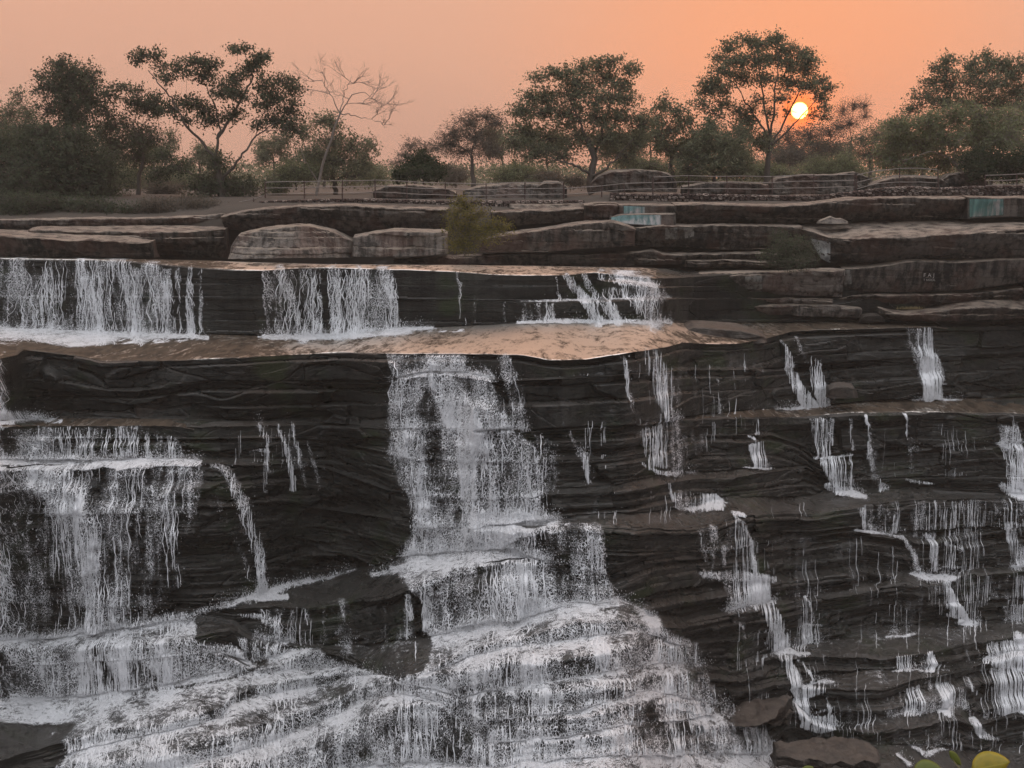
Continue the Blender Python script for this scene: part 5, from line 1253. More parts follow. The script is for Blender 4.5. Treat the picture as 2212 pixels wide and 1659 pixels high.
BGW = ['between the tower crown and arching tree', 'left of the spreading tree trunk', 'right of the spreading tree trunk', 'behind the bare white limbed tree', 'between the grey tree and the big dome', 'behind the left side of the big dome', 'behind the right side of the big dome', 'right of the big dome', 'behind the slim ragged tree', 'behind the bushy olive tree', 'below left of the sun', 'below right of the sun', 'left end behind the right thicket', 'right end behind the right thicket', 'at the far left edge', 'behind the tower crowned tree']
for i, (x, y, rx, ry) in enumerate(BG):
    r = np.random.default_rng(400 + i)
    cs = [(x + r.uniform(-0.9, 0.9) * rx, y + r.uniform(-0.7, 0.9) * ry, rx * r.uniform(0.35, 0.6), ry * r.uniform(0.4, 0.7), 0.9) for _ in range(8)]
    tree('pale hazy background tree ' + BGW[i], 150 + 12 * r.random(), [(x, 405), (x + 3, 370), (x, y + ry * 0.6)], cs, mat='leaf_mid', seed=400 + i, group='hazy trees far behind the bank', tr=0.14, dens=1.1, twigs=0.8, leaf=(0.2, 0.36))
SCRUB = [
 ('pale scrub bush right of the bare white limbed tree, behind the railing', 112, 800, 372, 50, 24, 'leaf_light'), ('pale green scrub bush around the foot of the bare tree', 100, 640, 372, 50, 30, 'leaf_light'),
 ('hazy scrub bush between the dark round bush and the grey tree', 135, 985, 375, 44, 22, 'leaf_grey'), ('olive scrub bush left of the big domed tree foot', 108, 1130, 375, 60, 28, 'leaf_light'),
 ('brown scrub bush right below the big domed tree', 104, 1215, 385, 50, 18, 'leaf_grey'), ('hazy green scrub behind the dark boulder', 112, 1400, 355, 60, 28, 'leaf_light'),
 ('low dull scrub in front of the slim ragged tree', 102, 1480, 392, 60, 14, 'leaf_mid'), ('low pale scrub under the tall fan crowned tree', 112, 1660, 372, 60, 24, 'leaf_light'),
 ('low hazy scrub band below the sun', 118, 1760, 365, 60, 28, 'leaf_light'), ('low hazy scrub at the foot of the bare hazy tree', 118, 1850, 365, 50, 30, 'leaf_light'),
 ('rust tinted scrub left of the spreading tree foot', 104, 350, 410, 50, 24, 'leaf_grey'), ('pale distant scrub seen through the gap beside the spreading tree', 150, 400, 385, 60, 30, 'leaf_light'),
 ('dull scrub right of the spreading tree foot', 100, 590, 400, 34, 24, 'leaf_mid'), ('pale distant scrub behind the arching tree', 150, 300, 385, 60, 34, 'leaf_light'),
]
SCRUB += [
 ('dark undergrowth clump at the very left edge above the shelf', 87.0, 30, 446, 60, 30, 'leaf_dark'), ('dark undergrowth clump under the left bushy tree', 87.0, 140, 446, 60, 30, 'leaf_dark'),
 ('dark undergrowth clump right of the left bushy tree', 87.0, 245, 448, 55, 26, 'leaf_dark'), ('reddish brown brush at the foot of the arching tree', 87.0, 335, 450, 60, 24, 'leaf_grey'), ('dry brush left of the spreading tree foot', 87.5, 425, 444, 50, 20, 'leaf_grey'),
]
for i, (lb, Y, x, y, rx, ry, mt) in enumerate(SCRUB):
    r = np.random.default_rng(50 + i)
    cs = [(x + r.uniform(-0.8, 0.8) * rx, y + r.uniform(-0.4, 0.5) * ry, rx * r.uniform(0.4, 0.7), ry * r.uniform(0.5, 0.8), 1.0) for _ in range(6)]
    tree(lb, Y, [(x, y + ry + 8), (x, y + ry * 0.7), (x, y + ry * 0.3)], cs, mat=mt, seed=100 + i, name='scrub_bush', cat='bush', group='scrub bushes behind the railing', tr=0.05, dens=1.5, twigs=1.3, leaf=(0.1, 0.2))
tree('yellow green shrub growing from the rocks left of centre', 74.6, [(1005, 552), (1006, 535), (1010, 515)], [(990, 436, 20, 10, .8), (1010, 445, 30, 14), (985, 465, 20, 14), (1025, 465, 34, 16), (975, 490, 16, 16), (1010, 490, 30, 18), (1055, 490, 30, 16), (1080, 488, 22, 12), (1095, 498, 14, 8, .7), (1060, 510, 34, 12), (1015, 518, 36, 18), (985, 525, 20, 14), (1000, 535, 30, 12)], mat='leaf_yellow', name='shrub', cat='shrub', group='shrubs on the rocks', tr=0.04, dens=1.5, twigs=1.7, leaf=(0.08, 0.16), seed=70)
tree('dusky deep green shrub beside the white streaked corner of the huge slab', 75.6, [(1705, 580), (1703, 565), (1702, 550)], [(1685, 508, 18, 9, .8), (1690, 525, 26, 14), (1735, 525, 24, 12), (1705, 548, 34, 16), (1745, 550, 26, 16), (1655, 548, 14, 7), (1670, 565, 26, 10), (1720, 568, 38, 12)], mat='leaf_dark', name='shrub', cat='shrub', group='shrubs on the rocks', tr=0.04, dens=1.7, twigs=2.2, leaf=(0.07, 0.15), seed=71)

# far off wooded line that reads as one mass
r = np.random.default_rng(5)
n = 110000
xs = r.uniform(-260, 260, n)
ys = r.uniform(190, 330, n)
hgt = 4.0 + 2.2 * fbm(xs * 0.03, ys * 0.03, 0 * xs, 4, 8) + 1.5 * fbm(xs * 0.15, ys * 0.15, 0 * xs, 3, 9)
zs = GZ0 + hgt * r.uniform(0.0, 1, n) ** 0.7
c = np.stack([xs, ys, zs], -1)
a = r.normal(0, 1, (n, 3))
a /= np.linalg.norm(a, axis=1)[:, None]
b = np.cross(a, r.normal(0, 1, (n, 3)))
b /= np.linalg.norm(b, axis=1)[:, None]
L = r.uniform(0.14, 0.34, n)[:, None]
V = np.stack([c - a * L, c + b * L * 0.6, c + a * L, c - b * L * 0.6], 1).reshape(-1, 3)
fo = mesh_obj('forest', V, np.arange(4 * n).reshape(-1, 4), M['leaf_mid'], smooth=False, attrs={'tint': np.repeat(r.random(n), 4)})
tag(fo, 'far hazy line of woodland behind the bank', kind='stuff')

# ------------------------------------------------------------------ railings
M['steel'] = flat_mat('dull galvanised pipe', (0.24, 0.21, 0.19), 0.7, 0.2, 8)
M['rust'] = flat_mat('rusty red brown post', (0.07, 0.038, 0.032), 0.8, 0.3, 8)


def railing(label, pts, drops, posts, base, Y=89.0, seed=0):
    o = empty('railing', P(pts[0][0], base, Y))
    tag(o, label, 'railing', 'pipe railings along the bank')
    f = F(pts)
    r = np.random.default_rng(seed)
    xs = np.linspace(pts[0][0], pts[-1][0], max(6, int((pts[-1][0] - pts[0][0]) / 12)))
    for dr in drops:
        q = np.array([P(x, f(x) + dr + 0.5 * math.sin(x * 0.05 + dr), Y) for x in xs])
        V, Q = tube([(q, np.full(len(q), 0.031))], 6)
        mesh_obj('rail', V, Q, M['steel'], parent=o)
    for x in posts:
        a, b = P(x, f(x) - 1.5, Y + 0.03), P(x + r.uniform(-1, 1), base, Y + 0.03)
        q = np.array([a * (1 - t) + b * t for t in (0, 0.3, 0.6, 1)])
        V, Q = tube([(q, np.full(4, 0.045))], 6)
        mesh_obj('post', V, Q, M['rust'], parent=o)


railing('long three pipe railing on the left half of the bank', [(573, 394), (657, 392), (740, 391), (810, 389), (880, 392), (962, 396), (1050, 397), (1134, 394), (1217, 394)], (0, 13, 26), [573, 657, 740, 810, 879, 962, 1050, 1134, 1217], 430, seed=1)
railing('short sloping two pipe railing just left of the stone wall', [(1219, 408), (1300, 401), (1348, 397), (1408, 394)], (0, 13), [1219, 1300, 1348], 426, 88.8, seed=2)
railing('straight pale three pipe railing over the stone wall', [(1411, 382), (1490, 380), (1570, 381), (1668, 381), (1758, 378), (1846, 377)], (0, 13, 27), [1411, 1488, 1570, 1668, 1758, 1846], 420, seed=3)
railing('humped railing climbing over the mound, right of the straight one', [(1850, 379), (1890, 369), (1940, 364), (1985, 364), (2026, 367)], (0, 15, 29), [1850, 1943, 2026], 409, 88.7, seed=4)
railing('railing piece at the right edge beyond the gap', [(2128, 379), (2196, 376), (2290, 376), (2400, 377)], (0, 12, 22), [2128, 2196, 2290, 2400], 404, seed=5)
railing('low leaning two pipe railing stub sloping down at left', [(445, 446), (500, 440), (545, 430), (566, 424)], (0,), [445, 500, 548], 452, 87.5, seed=6)

# ------------------------------------------------------------------ rubble walls
M['stone'] = None
t = NT('rough laterite and sandstone rubble')
p = t.pos()
rr = t.node('ShaderNodeAttribute', attribute_name='tint').outputs['Fac']
cc = t.mix(t.ramp(rr, 0.25, 0.8), (0.07, 0.04, 0.035), (0.36, 0.29, 0.25))
cc = t.mix(t.ramp(t.noise(p, 7, 5), 0.35, 0.7), cc, (0.06, 0.042, 0.034))
bs = t.node('ShaderNodeBsdfPrincipled', i_Base_Color=cc, i_Roughness=0.95)
M['stone'] = t.surf(bs.outputs[0])
M['mortar'] = flat_mat('dark gaps of earth between wall stones', (0.035, 0.024, 0.02), 1.0, 0.4, 5, 0.05)
M['moss_earth'] = flat_mat('mossy brown earth bank', (0.07, 0.058, 0.028), 1.0, 0.5, 3, 0.06)


def wall(label, top, bot, Y, seed):
    r = np.random.default_rng(seed)
    ft, fb = F(top), F(bot)
    x0, x1 = top[0][0], top[-1][0]
    V, Q, T_ = [], [], []
    cube = np.array([[x, y, z] for x in (-1, 1) for y in (-1, 1) for z in (-1, 1)], float)
    # a chamfered block: three rings
    h = int(round(np.mean([(fb(x) - ft(x)) for x in np.linspace(x0, x1, 9)]) / 5.5))
    h = max(2, h)
    off = 0
    for k in range(h):
        x = x0 + r.uniform(0, 4)
        while x < x1:
            wd = r.uniform(7, 17)
            cx = x + wd / 2
            hh = (fb(cx) - ft(cx)) / h
            vy = ft(cx) + hh * (k + 0.5) + r.uniform(-0.6, 0.6)
            c = P(cx, vy, Y + r.uniform(-0.06, 0.06))
            sx_, sz_ = wd * 0.5 / FV * Y * 0.96, hh * 0.5 / FV * Y * 0.98
            rings = []
            for yy, s in ((-0.22, 0.62), (-0.14, 0.92), (0.1, 1.0)):
                ph_ = np.linspace(0, 2 * math.pi, 9)[:-1] + 0.39
                rx = np.sign(np.cos(ph_)) * np.abs(np.cos(ph_)) ** 0.55
                rz = np.sign(np.sin(ph_)) * np.abs(np.sin(ph_)) ** 0.55
                rings.append(np.stack([rx * sx_ * s, np.full(8, yy), rz * sz_ * s], -1) * r.uniform(0.9, 1.08, (8, 1)))
            pts = np.vstack(rings) + c
            V.append(pts)
            T_.append(np.full(24, r.random()))
            for a in range(2):
                for j in range(8):
                    Q.append((off + a * 8 + j, off + a * 8 + (j + 1) % 8, off + (a + 1) * 8 + (j + 1) % 8, off + (a + 1) * 8 + j))
            Q += [(off, off + 1, off + 2, off + 7), (off + 2, off + 3, off + 6, off + 7), (off + 3, off + 4, off + 5, off + 6)]
            off += 24
            x += wd + r.uniform(0.2, 1.5)
    o = empty('stone_wall', P(x0, bot[0][1], Y))
    tag(o, label, 'stone wall')
    mesh_obj('stones', np.vstack(V), Q, M['stone'], parent=o, attrs={'tint': np.concatenate(T_)})
    xs = np.linspace(x0, x1, 120)
    rows = []
    for (fn, dy, dv) in ((fb, 1.4, 2), (ft, 1.4, 0.6), (ft, 0.02, 0.8), (fb, -0.04, 2)):
        rows.append(np.stack(P(xs, fn(xs) + dv, Y + dy), -1))
    mesh_obj('core', np.array(rows).reshape(-1, 3), grid_quads(4, 120), M['mortar'], parent=o)


wall('rubble stone retaining wall with pale blocks under the straight railing', [(1317, 416), (1400, 419), (1475, 418), (1570, 419), (1668, 422), (1758, 421), (1808, 417), (1860, 411), (1908, 405), (1960, 402), (2025, 405), (2058, 404), (2120, 401), (2212, 400), (2400, 400)], [(1317, 440), (1400, 441), (1475, 440), (1570, 444), (1668, 445), (1758, 443), (1808, 440), (1860, 433), (1908, 429), (2025, 427), (2120, 428), (2212, 426), (2400, 426)], 87.2, 1)
wall('low dark broken rubble wall under the left railing', [(560, 434), (640, 431), (740, 428), (850, 430), (950, 433), (1100, 433), (1262, 432)], [(560, 446), (640, 446), (740, 443), (850, 448), (950, 450), (1100, 456), (1262, 454)], 87.2, 2)
slab('earth_bank', 'mossy earth bank between the stones left of the turquoise paint', [(1100, 442), (1262, 440), (1320, 437)], [(1100, 456), (1320, 456)], 86.5, 2, mat='dry_rock', seed=60, cat='earth bank', recess=-0.3)

slab('boulder', 'large dark rounded boulder behind the railing in the middle', [(1276, 398), (1292, 380), (1320, 369), (1370, 367), (1420, 369), (1448, 376), (1462, 394)], [(1276, 415), (1462, 415)], 92, 3, mat='dry_rock', seed=40, recess=-0.1, lay=0.1, amp=0.2, group='boulders behind the railing', cat='boulder')
slab('boulder', 'squat dark boulder half hidden by the left railing end', [(1160, 404), (1175, 394), (1205, 393), (1225, 404)], [(1160, 432), (1225, 432)], 90.5, 2, mat='dry_rock', seed=41, recess=0, lay=0.1, amp=0.2, group='boulders behind the railing', cat='boulder')
slab('boulder', 'low wide flat boulder behind the left railing', [(806, 412), (840, 402), (900, 400), (960, 406), (985, 416)], [(806, 430), (985, 430)], 91, 3, mat='dry_rock', seed=42, recess=0, lay=0.1, amp=0.2, group='boulders behind the railing', cat='boulder')
slab('boulder', 'pale brown boulder behind the middle of the left railing', [(1000, 412), (1040, 402), (1110, 396), (1165, 398), (1172, 412)], [(1000, 428), (1172, 428)], 91.5, 3, mat='pale_rock', seed=43, recess=0, lay=0.1, amp=0.2, group='boulders behind the railing', cat='boulder')
slab('boulder', 'long purplish rock ridge behind the straight railing', [(1665, 398), (1680, 384), (1740, 377), (1800, 379), (1850, 372), (1880, 384)], [(1665, 420), (1880, 420)], 93, 4, mat='dry_rock', seed=44, recess=0, lay=0.1, amp=0.2, group='boulders behind the railing', cat='boulder')
slab('boulder', 'brown rock mound under the humped railing', [(1880, 400), (1910, 388), (1950, 380), (2000, 382), (2030, 385), (2050, 397)], [(1880, 412), (2050, 412)], 90.5, 3, mat='dry_rock', seed=45, recess=0, lay=0.1, amp=0.2, group='boulders behind the railing', cat='boulder')
slab('boulder', 'rounded dark rock in the gap between the two right railings', [(2030, 396), (2050, 378), (2080, 373), (2110, 376), (2135, 392)], [(2030, 408), (2135, 408)], 91.5, 3, mat='dry_rock', seed=46, recess=0, lay=0.1, amp=0.2, group='boulders behind the railing', cat='boulder')
slab('boulder', 'dull grey slab of rock low behind the wall, left part of the straight railing', [(1475, 404), (1520, 396), (1600, 393), (1660, 400)], [(1475, 420), (1660, 420)], 91.5, 3, mat='dry_rock', seed=47, recess=0, lay=0.1, amp=0.2, group='boulders behind the railing', cat='boulder')
slab('rubble_heap', 'small heap of broken stone on the tip of the huge slab', [(1768, 481), (1780, 475), (1796, 468), (1808, 474), (1818, 473), (1832, 480)], [(1768, 483), (1832, 483)], 78.9, 1, mat='pale_rock', seed=48, recess=-0.1, cat='rubble heap', amp=0.06)

# ------------------------------------------------------------------ paint and scratched letters
from mathutils.bvhtree import BVHTree
from mathutils import Vector as _V


def on_slab(so_, pts, push=0.015):
    me = so_.data
    vs = [so_.location + v.co for v in me.vertices]
    bvh = BVHTree.FromPolygons(vs, [tuple(p.vertices) for p in me.polygons])
    out_ = []
    last = None
    for vx, vy in pts:
        a, b = ray(vx, vy)
        dv = _V((float(a), 1.0, float(b))).normalized()
        hit = bvh.ray_cast(_V((0, 0, 0)), dv)
        if hit[0] is not None:
            last = hit[0] - dv * push
            out_.append(tuple(last))
        else:
            Yl_ = last[1] if last is not None else so_.location[1]
            out_.append((float(a) * Yl_, Yl_, float(b) * Yl_))
    return np.array(out_)


def paint_mat(name, c1, c2, amount, drip=1.0, diag=False):
    t = NT(name)
    uv = t.node('ShaderNodeUVMap').outputs[0]
    p = t.pos()
    sp = t.node('ShaderNodeSeparateXYZ', i_0=uv)
    u, v = sp.outputs[0], sp.outputs[1]
    n1_ = t.noise(t.scaled(p, (4.5, 4.5, 0.5)), 1.0, 5, 0.6)
    n2_ = t.noise(p, 3.0, 5, 0.65)
    f = t.math('ADD', t.math('ADD', u, t.math('MULTIPLY', v, 0.9)), t.math('MULTIPLY', t.math('SUBTRACT', n2_, 0.5), 0.7))
    c = t.mix(t.ramp(f, 0.75, 1.05), c1, c2)
    c = t.mix(t.ramp(n1_, 0.35, 0.7), tuple(x * 0.55 for x in c1), c)
    edge = t.math('MULTIPLY', t.ramp(u, 0.0, 0.05), t.ramp(t.math('SUBTRACT', 1.0, u), 0.0, 0.05))
    edge = t.math('MULTIPLY', edge, t.math('MULTIPLY', t.ramp(v, 0.0, 0.08), t.ramp(t.math('SUBTRACT', 1.0, v), 0.0, 0.12)))
    al = t.math('ADD', t.math('MULTIPLY', n1_, 0.6 * drip), t.math('MULTIPLY', n2_, 0.6))
    al = t.math('MULTIPLY', t.ramp(al, 0.62 - amount * 0.35, 0.80 - amount * 0.35), edge)
    d = t.node('ShaderNodeBsdfDiffuse', i_Color=c)
    tr = t.node('ShaderNodeBsdfTransparent')
    mx = t.node('ShaderNodeMixShader', i_0=al, i_1=tr.outputs[0], i_2=d.outputs[0])
    return t.surf(mx.outputs[0])


PT = {
    'teal_white': paint_mat('flaking turquoise and white paint', (0.18, 0.29, 0.285), (0.40, 0.375, 0.365), 0.8),
    'teal_pink': paint_mat('flaking turquoise and pink paint', (0.12, 0.22, 0.20), (0.30, 0.25, 0.24), 1.0),
    'white': paint_mat('streaked white wash', (0.56, 0.58, 0.58), (0.60, 0.60, 0.57), 1.15),
    'chalk': paint_mat('chalky mineral stain', (0.22, 0.21, 0.19), (0.25, 0.24, 0.22), 0.55),
}


def patch(so_, top, bot, mat, nx=26, ny=9, name='paint_patch', label=None):
    x0, x1 = top[0][0], top[-1][0]
    ft, fb = F(top), F(bot)
    pts, uv = [], []
    for j in range(ny):
        for i in range(nx):
            u, v = i / (nx - 1), j / (ny - 1)
            x = x0 + (x1 - x0) * u
            pts.append((x, ft(x) * (1 - v) + fb(x) * v))
            uv.append((u, v))
    V = on_slab(so_, pts, 0.03)
    o = mesh_obj(name, V, grid_quads(ny, nx), PT[mat], parent=so_, uv=np.array(uv))
    if label:
        o['label'] = label


patch(SL['s10'], [(1346, 444), (1394, 446)], [(1346, 463), (1394, 462)], 'teal_white', label='upper band of turquoise and white paint')
patch(SL['s10b'], [(1316, 470), (1345, 464), (1430, 463)], [(1316, 474), (1345, 484), (1430, 489)], 'teal_white', label='lower band of turquoise and pale pink paint')
patch(SL['s12'], [(2092, 428), (2170, 428)], [(2092, 472), (2170, 467)], 'teal_pink', label='turquoise and pink painted rectangle')
patch(SL['s14'], [(1752, 515), (1774, 518), (1795, 522)], [(1752, 522), (1774, 562), (1795, 572)], 'white', label='white wash streaked with dark drips')
patch(SL['s13'], [(1436, 491), (1464, 490)], [(1436, 519), (1464, 519)], 'chalk', name='stain', label='wide chalky stain')
patch(SL['s13'], [(1476, 491), (1500, 490)], [(1476, 518), (1500, 512)], 'chalk', name='stain', label='narrow chalky stain')
patch(SL['s15'], [(1823, 582), (1840, 580)], [(1823, 618), (1840, 616)], 'chalk', name='stain', label='grey rectangular stain')
patch(SL['s16'], [(1608, 594), (1648, 592)], [(1608, 634), (1648, 634)], 'chalk', name='stain', label='pale vertical streaks')
patch(SL['s26'], [(376, 860), (435, 866)], [(376, 890), (435, 896)], 'chalk', name='stain', label='pale grainy patch')

M['chalk'] = flat_mat('pale scratched lettering', (0.30, 0.28, 0.26), 0.9, 0.3, 8)
for txt, vx, vy, sz in (('F A J', 1993, 598, 0.34), ('T NOOL', 1993, 606.5, 0.19)):
    cu = bpy.data.curves.new('lettering', 'FONT')
    cu.body = txt
    cu.size = sz
    cu.space_character = 1.05
    cu.extrude = 0.004
    cu.materials.append(M['chalk'])
    lo = bpy.data.objects.new('lettering', cu)
    C.objects.link(lo)
    hp = on_slab(SL['s15'], [(vx, vy)], 0.0)[0]
    hp2 = on_slab(SL['s15'], [(vx + 30, vy)], 0.0)[0]
    dg = bpy.context.evaluated_depsgraph_get()
    dg.update()
    lm_ = bpy.data.meshes.new_from_object(lo.evaluated_get(dg))
    bpy.data.objects.remove(lo)
    lo = bpy.data.objects.new('lettering', lm_)
    C.objects.link(lo)
    lo.parent = SL['s15']
    q = np.array(hp) - np.array(SL['s15'].location)
    lo.location = (float(q[0]), float(min(hp[1], hp2[1]) - SL['s15'].location[1] - 0.10), float(q[2]))
    lo.rotation_euler = (R(90), 0, math.atan2(hp2[1] - hp[1], hp2[0] - hp[0]) * 0.5)

# ------------------------------------------------------------------ dry grass tufts
M['dry_grass'] = flat_mat('dry straw grass', (0.20, 0.155, 0.075), 0.9, 0.3, 9)


def tuft(label, x, y, w_, h_, Y, n, seed):
    r = np.random.default_rng(seed)
    V, Q = [], []
    k = Y / FV
    for i in range(n):
        b = P(x + r.normal(0, w_ * 0.35), y, Y + r.uniform(0, 0.8))
        hh = h_ * k * r.uniform(0.4, 1.0)
        ln = np.array([r.normal(0, 0.5), r.normal(0, 0.4), 1.0])
        tip = b + ln / np.linalg.norm(ln) * hh
        sdv = np.array([0.018, 0.004, 0])
        md = (b + tip) / 2 + np.array([0, 0, 0.06])
        o = len(V)
        V += [b - sdv, b + sdv, md + sdv * 0.7, md - sdv * 0.7, tip]
        Q += [(o, o + 1, o + 2, o + 3), (o + 3, o + 2, o + 4, o + 4)]
    T_ = [(q[0], q[1], q[2]) for q in Q if q[2] == q[3]]
    ob = mesh_obj('grass_tuft', np.array(V), [q for q in Q if q[2] != q[3]], M['dry_grass'], T=np.array(T_), local=P(x, y, Y))
    tag(ob, label, 'grass tuft', 'dry grass tufts')


tuft('largest straw tuft on top of the lettered slab', 2052, 565, 52, 26, 78.5, 420, 1)
tuft('smaller straw tuft at the right end of the lettered slab', 2150, 562, 34, 20, 78.5, 200, 2)
tuft('yellowish tuft in the hollow of the tilted slab', 1968, 668, 40, 8, 77.5, 160, 3)
tuft('low straw fringe along the top of the stone wall left end', 1345, 442, 60, 8, 86.6, 200, 4)

# ------------------------------------------------------------------ near bank with the leafy sprigs
t = NT('yellow green waxy leaf')
uvn = t.node('ShaderNodeUVMap').outputs[0]
spx = t.node('ShaderNodeSeparateXYZ', i_0=uvn)
vein = t.ramp(t.math('ABSOLUTE', t.math('SUBTRACT', spx.outputs[1], 0.5)), 0.0, 0.03)
cl_ = t.mix(t.noise(t.scaled(uvn, (3, 3, 1)), 2.0, 4), (0.13, 0.12, 0.004), (0.34, 0.235, 0.006))
cl_ = t.mix(vein, (0.30, 0.25, 0.03), cl_)
lb_ = t.node('ShaderNodeBsdfPrincipled', i_Base_Color=cl_, i_Roughness=0.5)
M['wax_yellow'] = t.surf(lb_.outputs[0])
M['wax_green'] = flat_mat('dull green waxy leaf', (0.085, 0.10, 0.008), 0.6, 0.3, 30)
M['stem'] = flat_mat('green brown stem', (0.09, 0.08, 0.03), 0.8, 0.3, 20)
bank_v = []
for xx_ in np.linspace(-6, 6, 40):
    for yy_, zz_ in ((-8, -1.6), (1.5, -1.6), (2.3, -1.68), (2.5, -1.9), (2.5, -6)):
        bank_v.append((xx_, yy_ + 0.08 * math.sin(xx_ * 3), zz_ + 0.04 * math.sin(xx_ * 5 + yy_)))
nb = mesh_obj('near_ground', np.array(bank_v), grid_quads(40, 5)[:, ::-1], M['soil'])
tag(nb, 'earth bank of the viewpoint', kind='structure')


def sprig(label, Y, base_vx, leaves):
    o = empty('leafy_sprig', (P(base_vx, 1659, Y)[0], Y - 0.6, -1.62))
    tag(o, label, 'leafy sprig', 'leafy sprigs in front of the viewpoint')
    paths = []
    for (vx, vy, ln, wd, ang, mt, tilt) in leaves:
        c = P(vx, vy, Y)
        L, W = ln / FV * Y, wd / FV * Y
        nu, nv_ = 13, 7
        ca, sa = math.cos(R(ang)), math.sin(R(ang))
        V, uv = [], []
        for i in range(nu):
            u = i / (nu - 1)
            hw = W * math.sin(math.pi * u ** 0.85) ** 0.72 * 0.5 if 0 < u < 1 else 0.0006
            for j in range(nv_):
                v = j / (nv_ - 1) * 2 - 1
                x, z = (u - 0.5) * L, v * hw
                y = -0.12 * W * (1 - v * v) + 0.10 * L * (u - 0.5) ** 2 + z * tilt
                V.append((c[0] + x * ca - z * sa, Y + y, c[2] + x * sa + z * ca))
                uv.append((u, j / (nv_ - 1)))
        lf = mesh_obj('leaf', np.array(V), grid_quads(nu, nv_), M[mt], parent=o, uv=np.array(uv))
        sol = lf.modifiers.new('thick', 'SOLIDIFY')
        sol.thickness = 0.0006
        st = np.array([c[0] - L / 2 * ca, Y, c[2] - L / 2 * sa])
        base = np.array(o.location)
        tt_ = np.linspace(0, 1, 12)[:, None]
        mid = np.array([st[0] * 0.8 + base[0] * 0.2, Y + 0.05, (st[2] + base[2]) / 2 - 0.1])
        q = (1 - tt_) ** 2 * st + 2 * tt_ * (1 - tt_) * mid + tt_ ** 2 * base
        paths.append((q, np.linspace(0.0012, 0.005, 12)))
    V, Q = tube(paths)
    mesh_obj('stem', V, Q, M['stem'], parent=o)


sprig('sprig with one big round yellow leaf at the bottom right', 3.4, 2110, [(2140, 1652, 88, 56, 12, 'wax_yellow', 0.5), (2064, 1638, 46, 18, -50, 'wax_green', 0.4)])
sprig('sprig with a broad dull green leaf left of the big yellow one', 3.3, 1990, [(2004, 1664, 66, 44, 6, 'wax_green', 0.5)])
sprig('single small leaf tip at the bottom edge right of centre', 3.5, 1735, [(1744, 1662, 30, 16, 20, 'wax_green', 0.4)])

# ------------------------------------------------------------------ camera, sky, sun, haze
cam = bpy.data.cameras.new('camera')
cam.sensor_width = 36
cam.lens = 18 / math.tan(HFOV / 2)
cam.clip_start = 0.1
cam.clip_end = 6000
co = bpy.data.objects.new('camera', cam)
C.objects.link(co)
co.rotation_euler = (R(90) - TH, 0, 0)
bpy.context.scene.camera = co

sx, sz = ray(1727, 239)
sd = np.array([float(sx), 1.0, float(sz)])
sd /= np.linalg.norm(sd)
SUN_EL = math.asin(sd[2])
SUN_AZ = math.atan2(sd[0], sd[1])

w = bpy.data.worlds.new('World')
bpy.context.scene.world = w
w.use_nodes = True
nt = w.node_tree
nt.nodes.clear()


def wn(t, **kw):
    x = nt.nodes.new(t)
    for k, v in kw.items():
        setattr(x, k, v)
    return x


def wm(op, a, b=None, c=None, clamp=False):
    x = wn('ShaderNodeMath', operation=op, use_clamp=clamp)
    for i, v in enumerate((a, b, c)):
        if v is None:
            continue
        if isinstance(v, bpy.types.NodeSocket):
            nt.links.new(v, x.inputs[i])
        else:
            x.inputs[i].default_value = v
    return x.outputs[0]


def wr(f, lo, hi, a=0.0, b=1.0):
    x = wn('ShaderNodeMapRange', interpolation_type='SMOOTHSTEP')
    nt.links.new(f, x.inputs[0])
    for i, v in ((1, lo), (2, hi), (3, a), (4, b)):
        x.inputs[i].default_value = v
    return x.outputs[0]


def wmix(f, a, b, mode='MIX'):
    x = wn('ShaderNodeMix', data_type='RGBA', blend_type=mode)
    for i, v in ((0, f), (6, a), (7, b)):
        if isinstance(v, bpy.types.NodeSocket):
            nt.links.new(v, x.inputs[i])
        else:
            x.inputs[i].default_value = v if i == 0 else (*v, 1)
    return x.outputs[2]


out = wn('ShaderNodeOutputWorld')
bg = wn('ShaderNodeBackground')
nt.links.new(bg.outputs[0], out.inputs[0])
tc = wn('ShaderNodeTexCoord')
d = tc.outputs['Generated']
sky = wn('ShaderNodeTexSky', sky_type='NISHITA', sun_disc=False, sun_elevation=SUN_EL, sun_rotation=SUN_AZ, dust_density=6.0, air_density=1.5, ozone_density=1.0)
dot = wn('ShaderNodeVectorMath', operation='DOT_PRODUCT')
nt.links.new(d, dot.inputs[0])
dot.inputs[1].default_value = sd
ang = wm('ARCCOSINE', wm('MINIMUM', dot.outputs['Value'], 0.999999))
sep = wn('ShaderNodeSeparateXYZ')
nt.links.new(d, sep.inputs[0])
el = wm('ARCSINE', sep.outputs[2])
# dusty sunset air: warm towards the sun, paler and cooler overhead and behind
warm = wmix(wr(el, R(-2), R(9)), (0.62, 0.33, 0.235), (0.77, 0.41, 0.285))
warm = wmix(wr(el, R(10), R(38)), warm, (1.25, 0.70, 0.44))
glow = wr(ang, R(2), R(17), 1.0, 0.0)
warm = wmix(glow, warm, (0.90, 0.365, 0.205))
hot = wr(ang, R(0.3), R(3.0), 1.0, 0.0)
warm = wmix(wm('MULTIPLY', hot, 0.6), warm, (1.15, 0.31, 0.09))
ring = wm('POWER', wr(ang, R(0.3), R(1.25), 1.0, 0.0), 1.5)
warm = wmix(ring, warm, (2.0, 0.32, 0.02))
cool = wmix(wr(el, R(8), R(65)), (0.28, 0.28, 0.31), COOL_TOP)
far_ = wr(ang, R(32), R(98))
col = wmix(far_, warm, cool)
nl = wn('ShaderNodeTexNoise')
mp = wn('ShaderNodeMapping')
nt.links.new(d, mp.inputs[0])
mp.inputs[3].default_value = (2, 2, 12)
nt.links.new(mp.outputs[0], nl.inputs['Vector'])
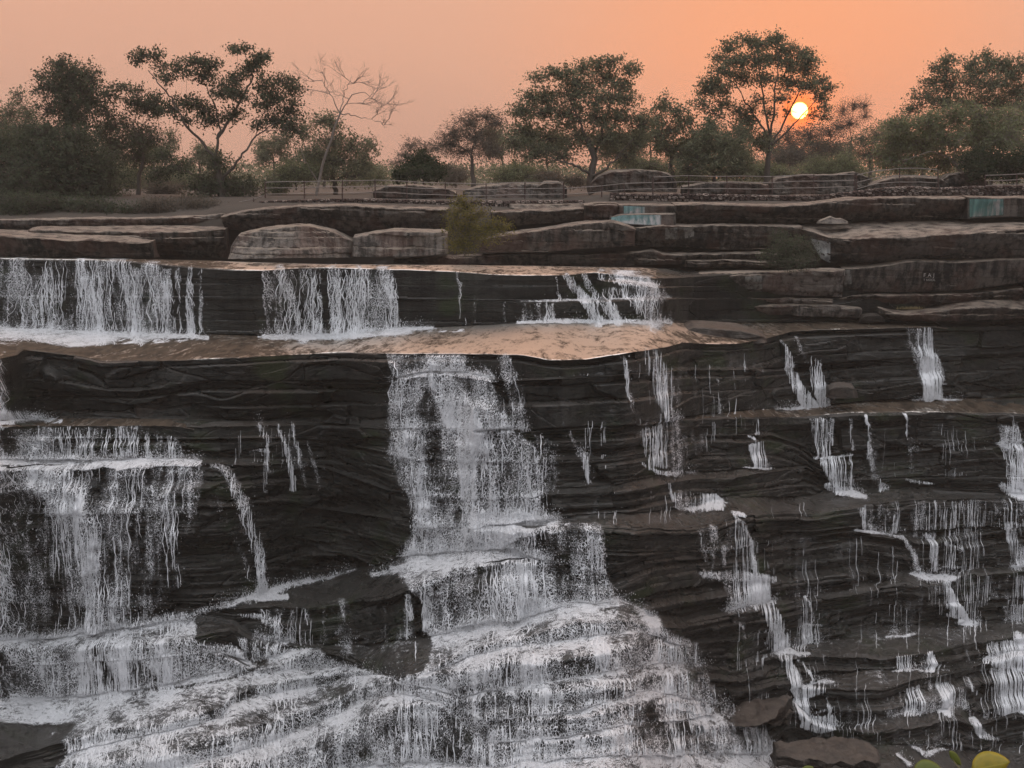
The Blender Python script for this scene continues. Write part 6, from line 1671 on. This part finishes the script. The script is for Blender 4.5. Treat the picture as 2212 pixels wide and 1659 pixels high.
nl.inputs['Scale'].default_value = 1.5
col = wmix(wr(nl.outputs[0], 0.3, 0.7, 0.0, 0.06), col, (0.95, 0.5, 0.33))
nm = wn('ShaderNodeVectorMath', operation='SCALE')
nt.links.new(sky.outputs[0], nm.inputs[0])
nm.inputs['Scale'].default_value = 0.008
add = wmix(1.0, col, nm.outputs[0], 'ADD')
nt.links.new(add, bg.inputs[0])
bg.inputs[1].default_value = 1.0

sl = bpy.data.lights.new('sun_light', 'SUN')
sl.energy = SUN_E
sl.angle = R(0.5)
sl.color = (1.0, 0.50, 0.22)
so = bpy.data.objects.new('sun_light', sl)
C.objects.link(so)
from mathutils import Vector
so.rotation_euler = Vector(tuple(-sd)).to_track_quat('-Z', 'Y').to_euler()

# the sun itself, a glowing ball far behind the trees
ms = NT('sun disc glow')
lw = ms.node('ShaderNodeLayerWeight', i_Blend=0.5)
sc3 = ms.mix(ms.ramp(lw.outputs['Facing'], 0.45, 1.0), (9.0, 6.0, 1.3), (2.0, 0.6, 0.06))
e = ms.node('ShaderNodeEmission', i_Color=sc3, i_Strength=1.0)
ms.surf(e.outputs[0])
ph = np.linspace(0, 2 * math.pi, 33)[:-1]
th = np.linspace(0, math.pi, 17)
SD = 3000.0
rad = SD * math.tan(R(0.37))
Vs = np.array([[math.sin(t) * math.cos(q), math.sin(t) * math.sin(q), math.cos(t)] for t in th for q in ph]) * rad
Qs = np.array([[i * 32 + j, (i + 1) * 32 + j, (i + 1) * 32 + (j + 1) % 32, i * 32 + (j + 1) % 32] for i in range(16) for j in range(32)])
sun = mesh_obj('sun', Vs + sd * SD, Qs, ms.m, local=sd * SD)
tag(sun, 'low glowing white sun disc seen through the tall tree', kind='structure')

if HAZE > 0:
    hv = NT('haze air')
    v = hv.node('ShaderNodeVolumePrincipled')
    v.inputs['Color'].default_value = (0.86, 0.82, 0.74, 1)
    v.inputs['Density'].default_value = HAZE
    v.inputs['Anisotropy'].default_value = 0.2
    hv.link(v.outputs[0], hv.out.inputs['Volume'])
    x0, x1, y0, y1, z0, z1 = -340, 340, -30, 700, -40, 45
    Vb = np.array([[x, y, z] for x in (x0, x1) for y in (y0, y1) for z in (z0, z1)])
    Qb = [(0, 1, 3, 2), (4, 6, 7, 5), (0, 4, 5, 1), (2, 3, 7, 6), (0, 2, 6, 4), (1, 5, 7, 3)]
    hz = mesh_obj('haze', Vb, Qb, hv.m, smooth=False)
    tag(hz, 'thin dusty evening haze', kind='stuff')

sc_ = bpy.context.scene
sc_.view_settings.view_transform = 'Standard'
sc_.view_settings.look = 'None'
sc_.view_settings.exposure = 0
sc_.view_settings.gamma = 1
sc_.cycles.use_denoising = True
sc_.cycles.max_bounces = 6
sc_.cycles.diffuse_bounces = 3
sc_.cycles.glossy_bounces = 2
sc_.cycles.transparent_max_bounces = 12
sc_.cycles.use_adaptive_sampling = True
sc_.cycles.adaptive_threshold = 0.03
sc_.cycles.volume_bounces = 0
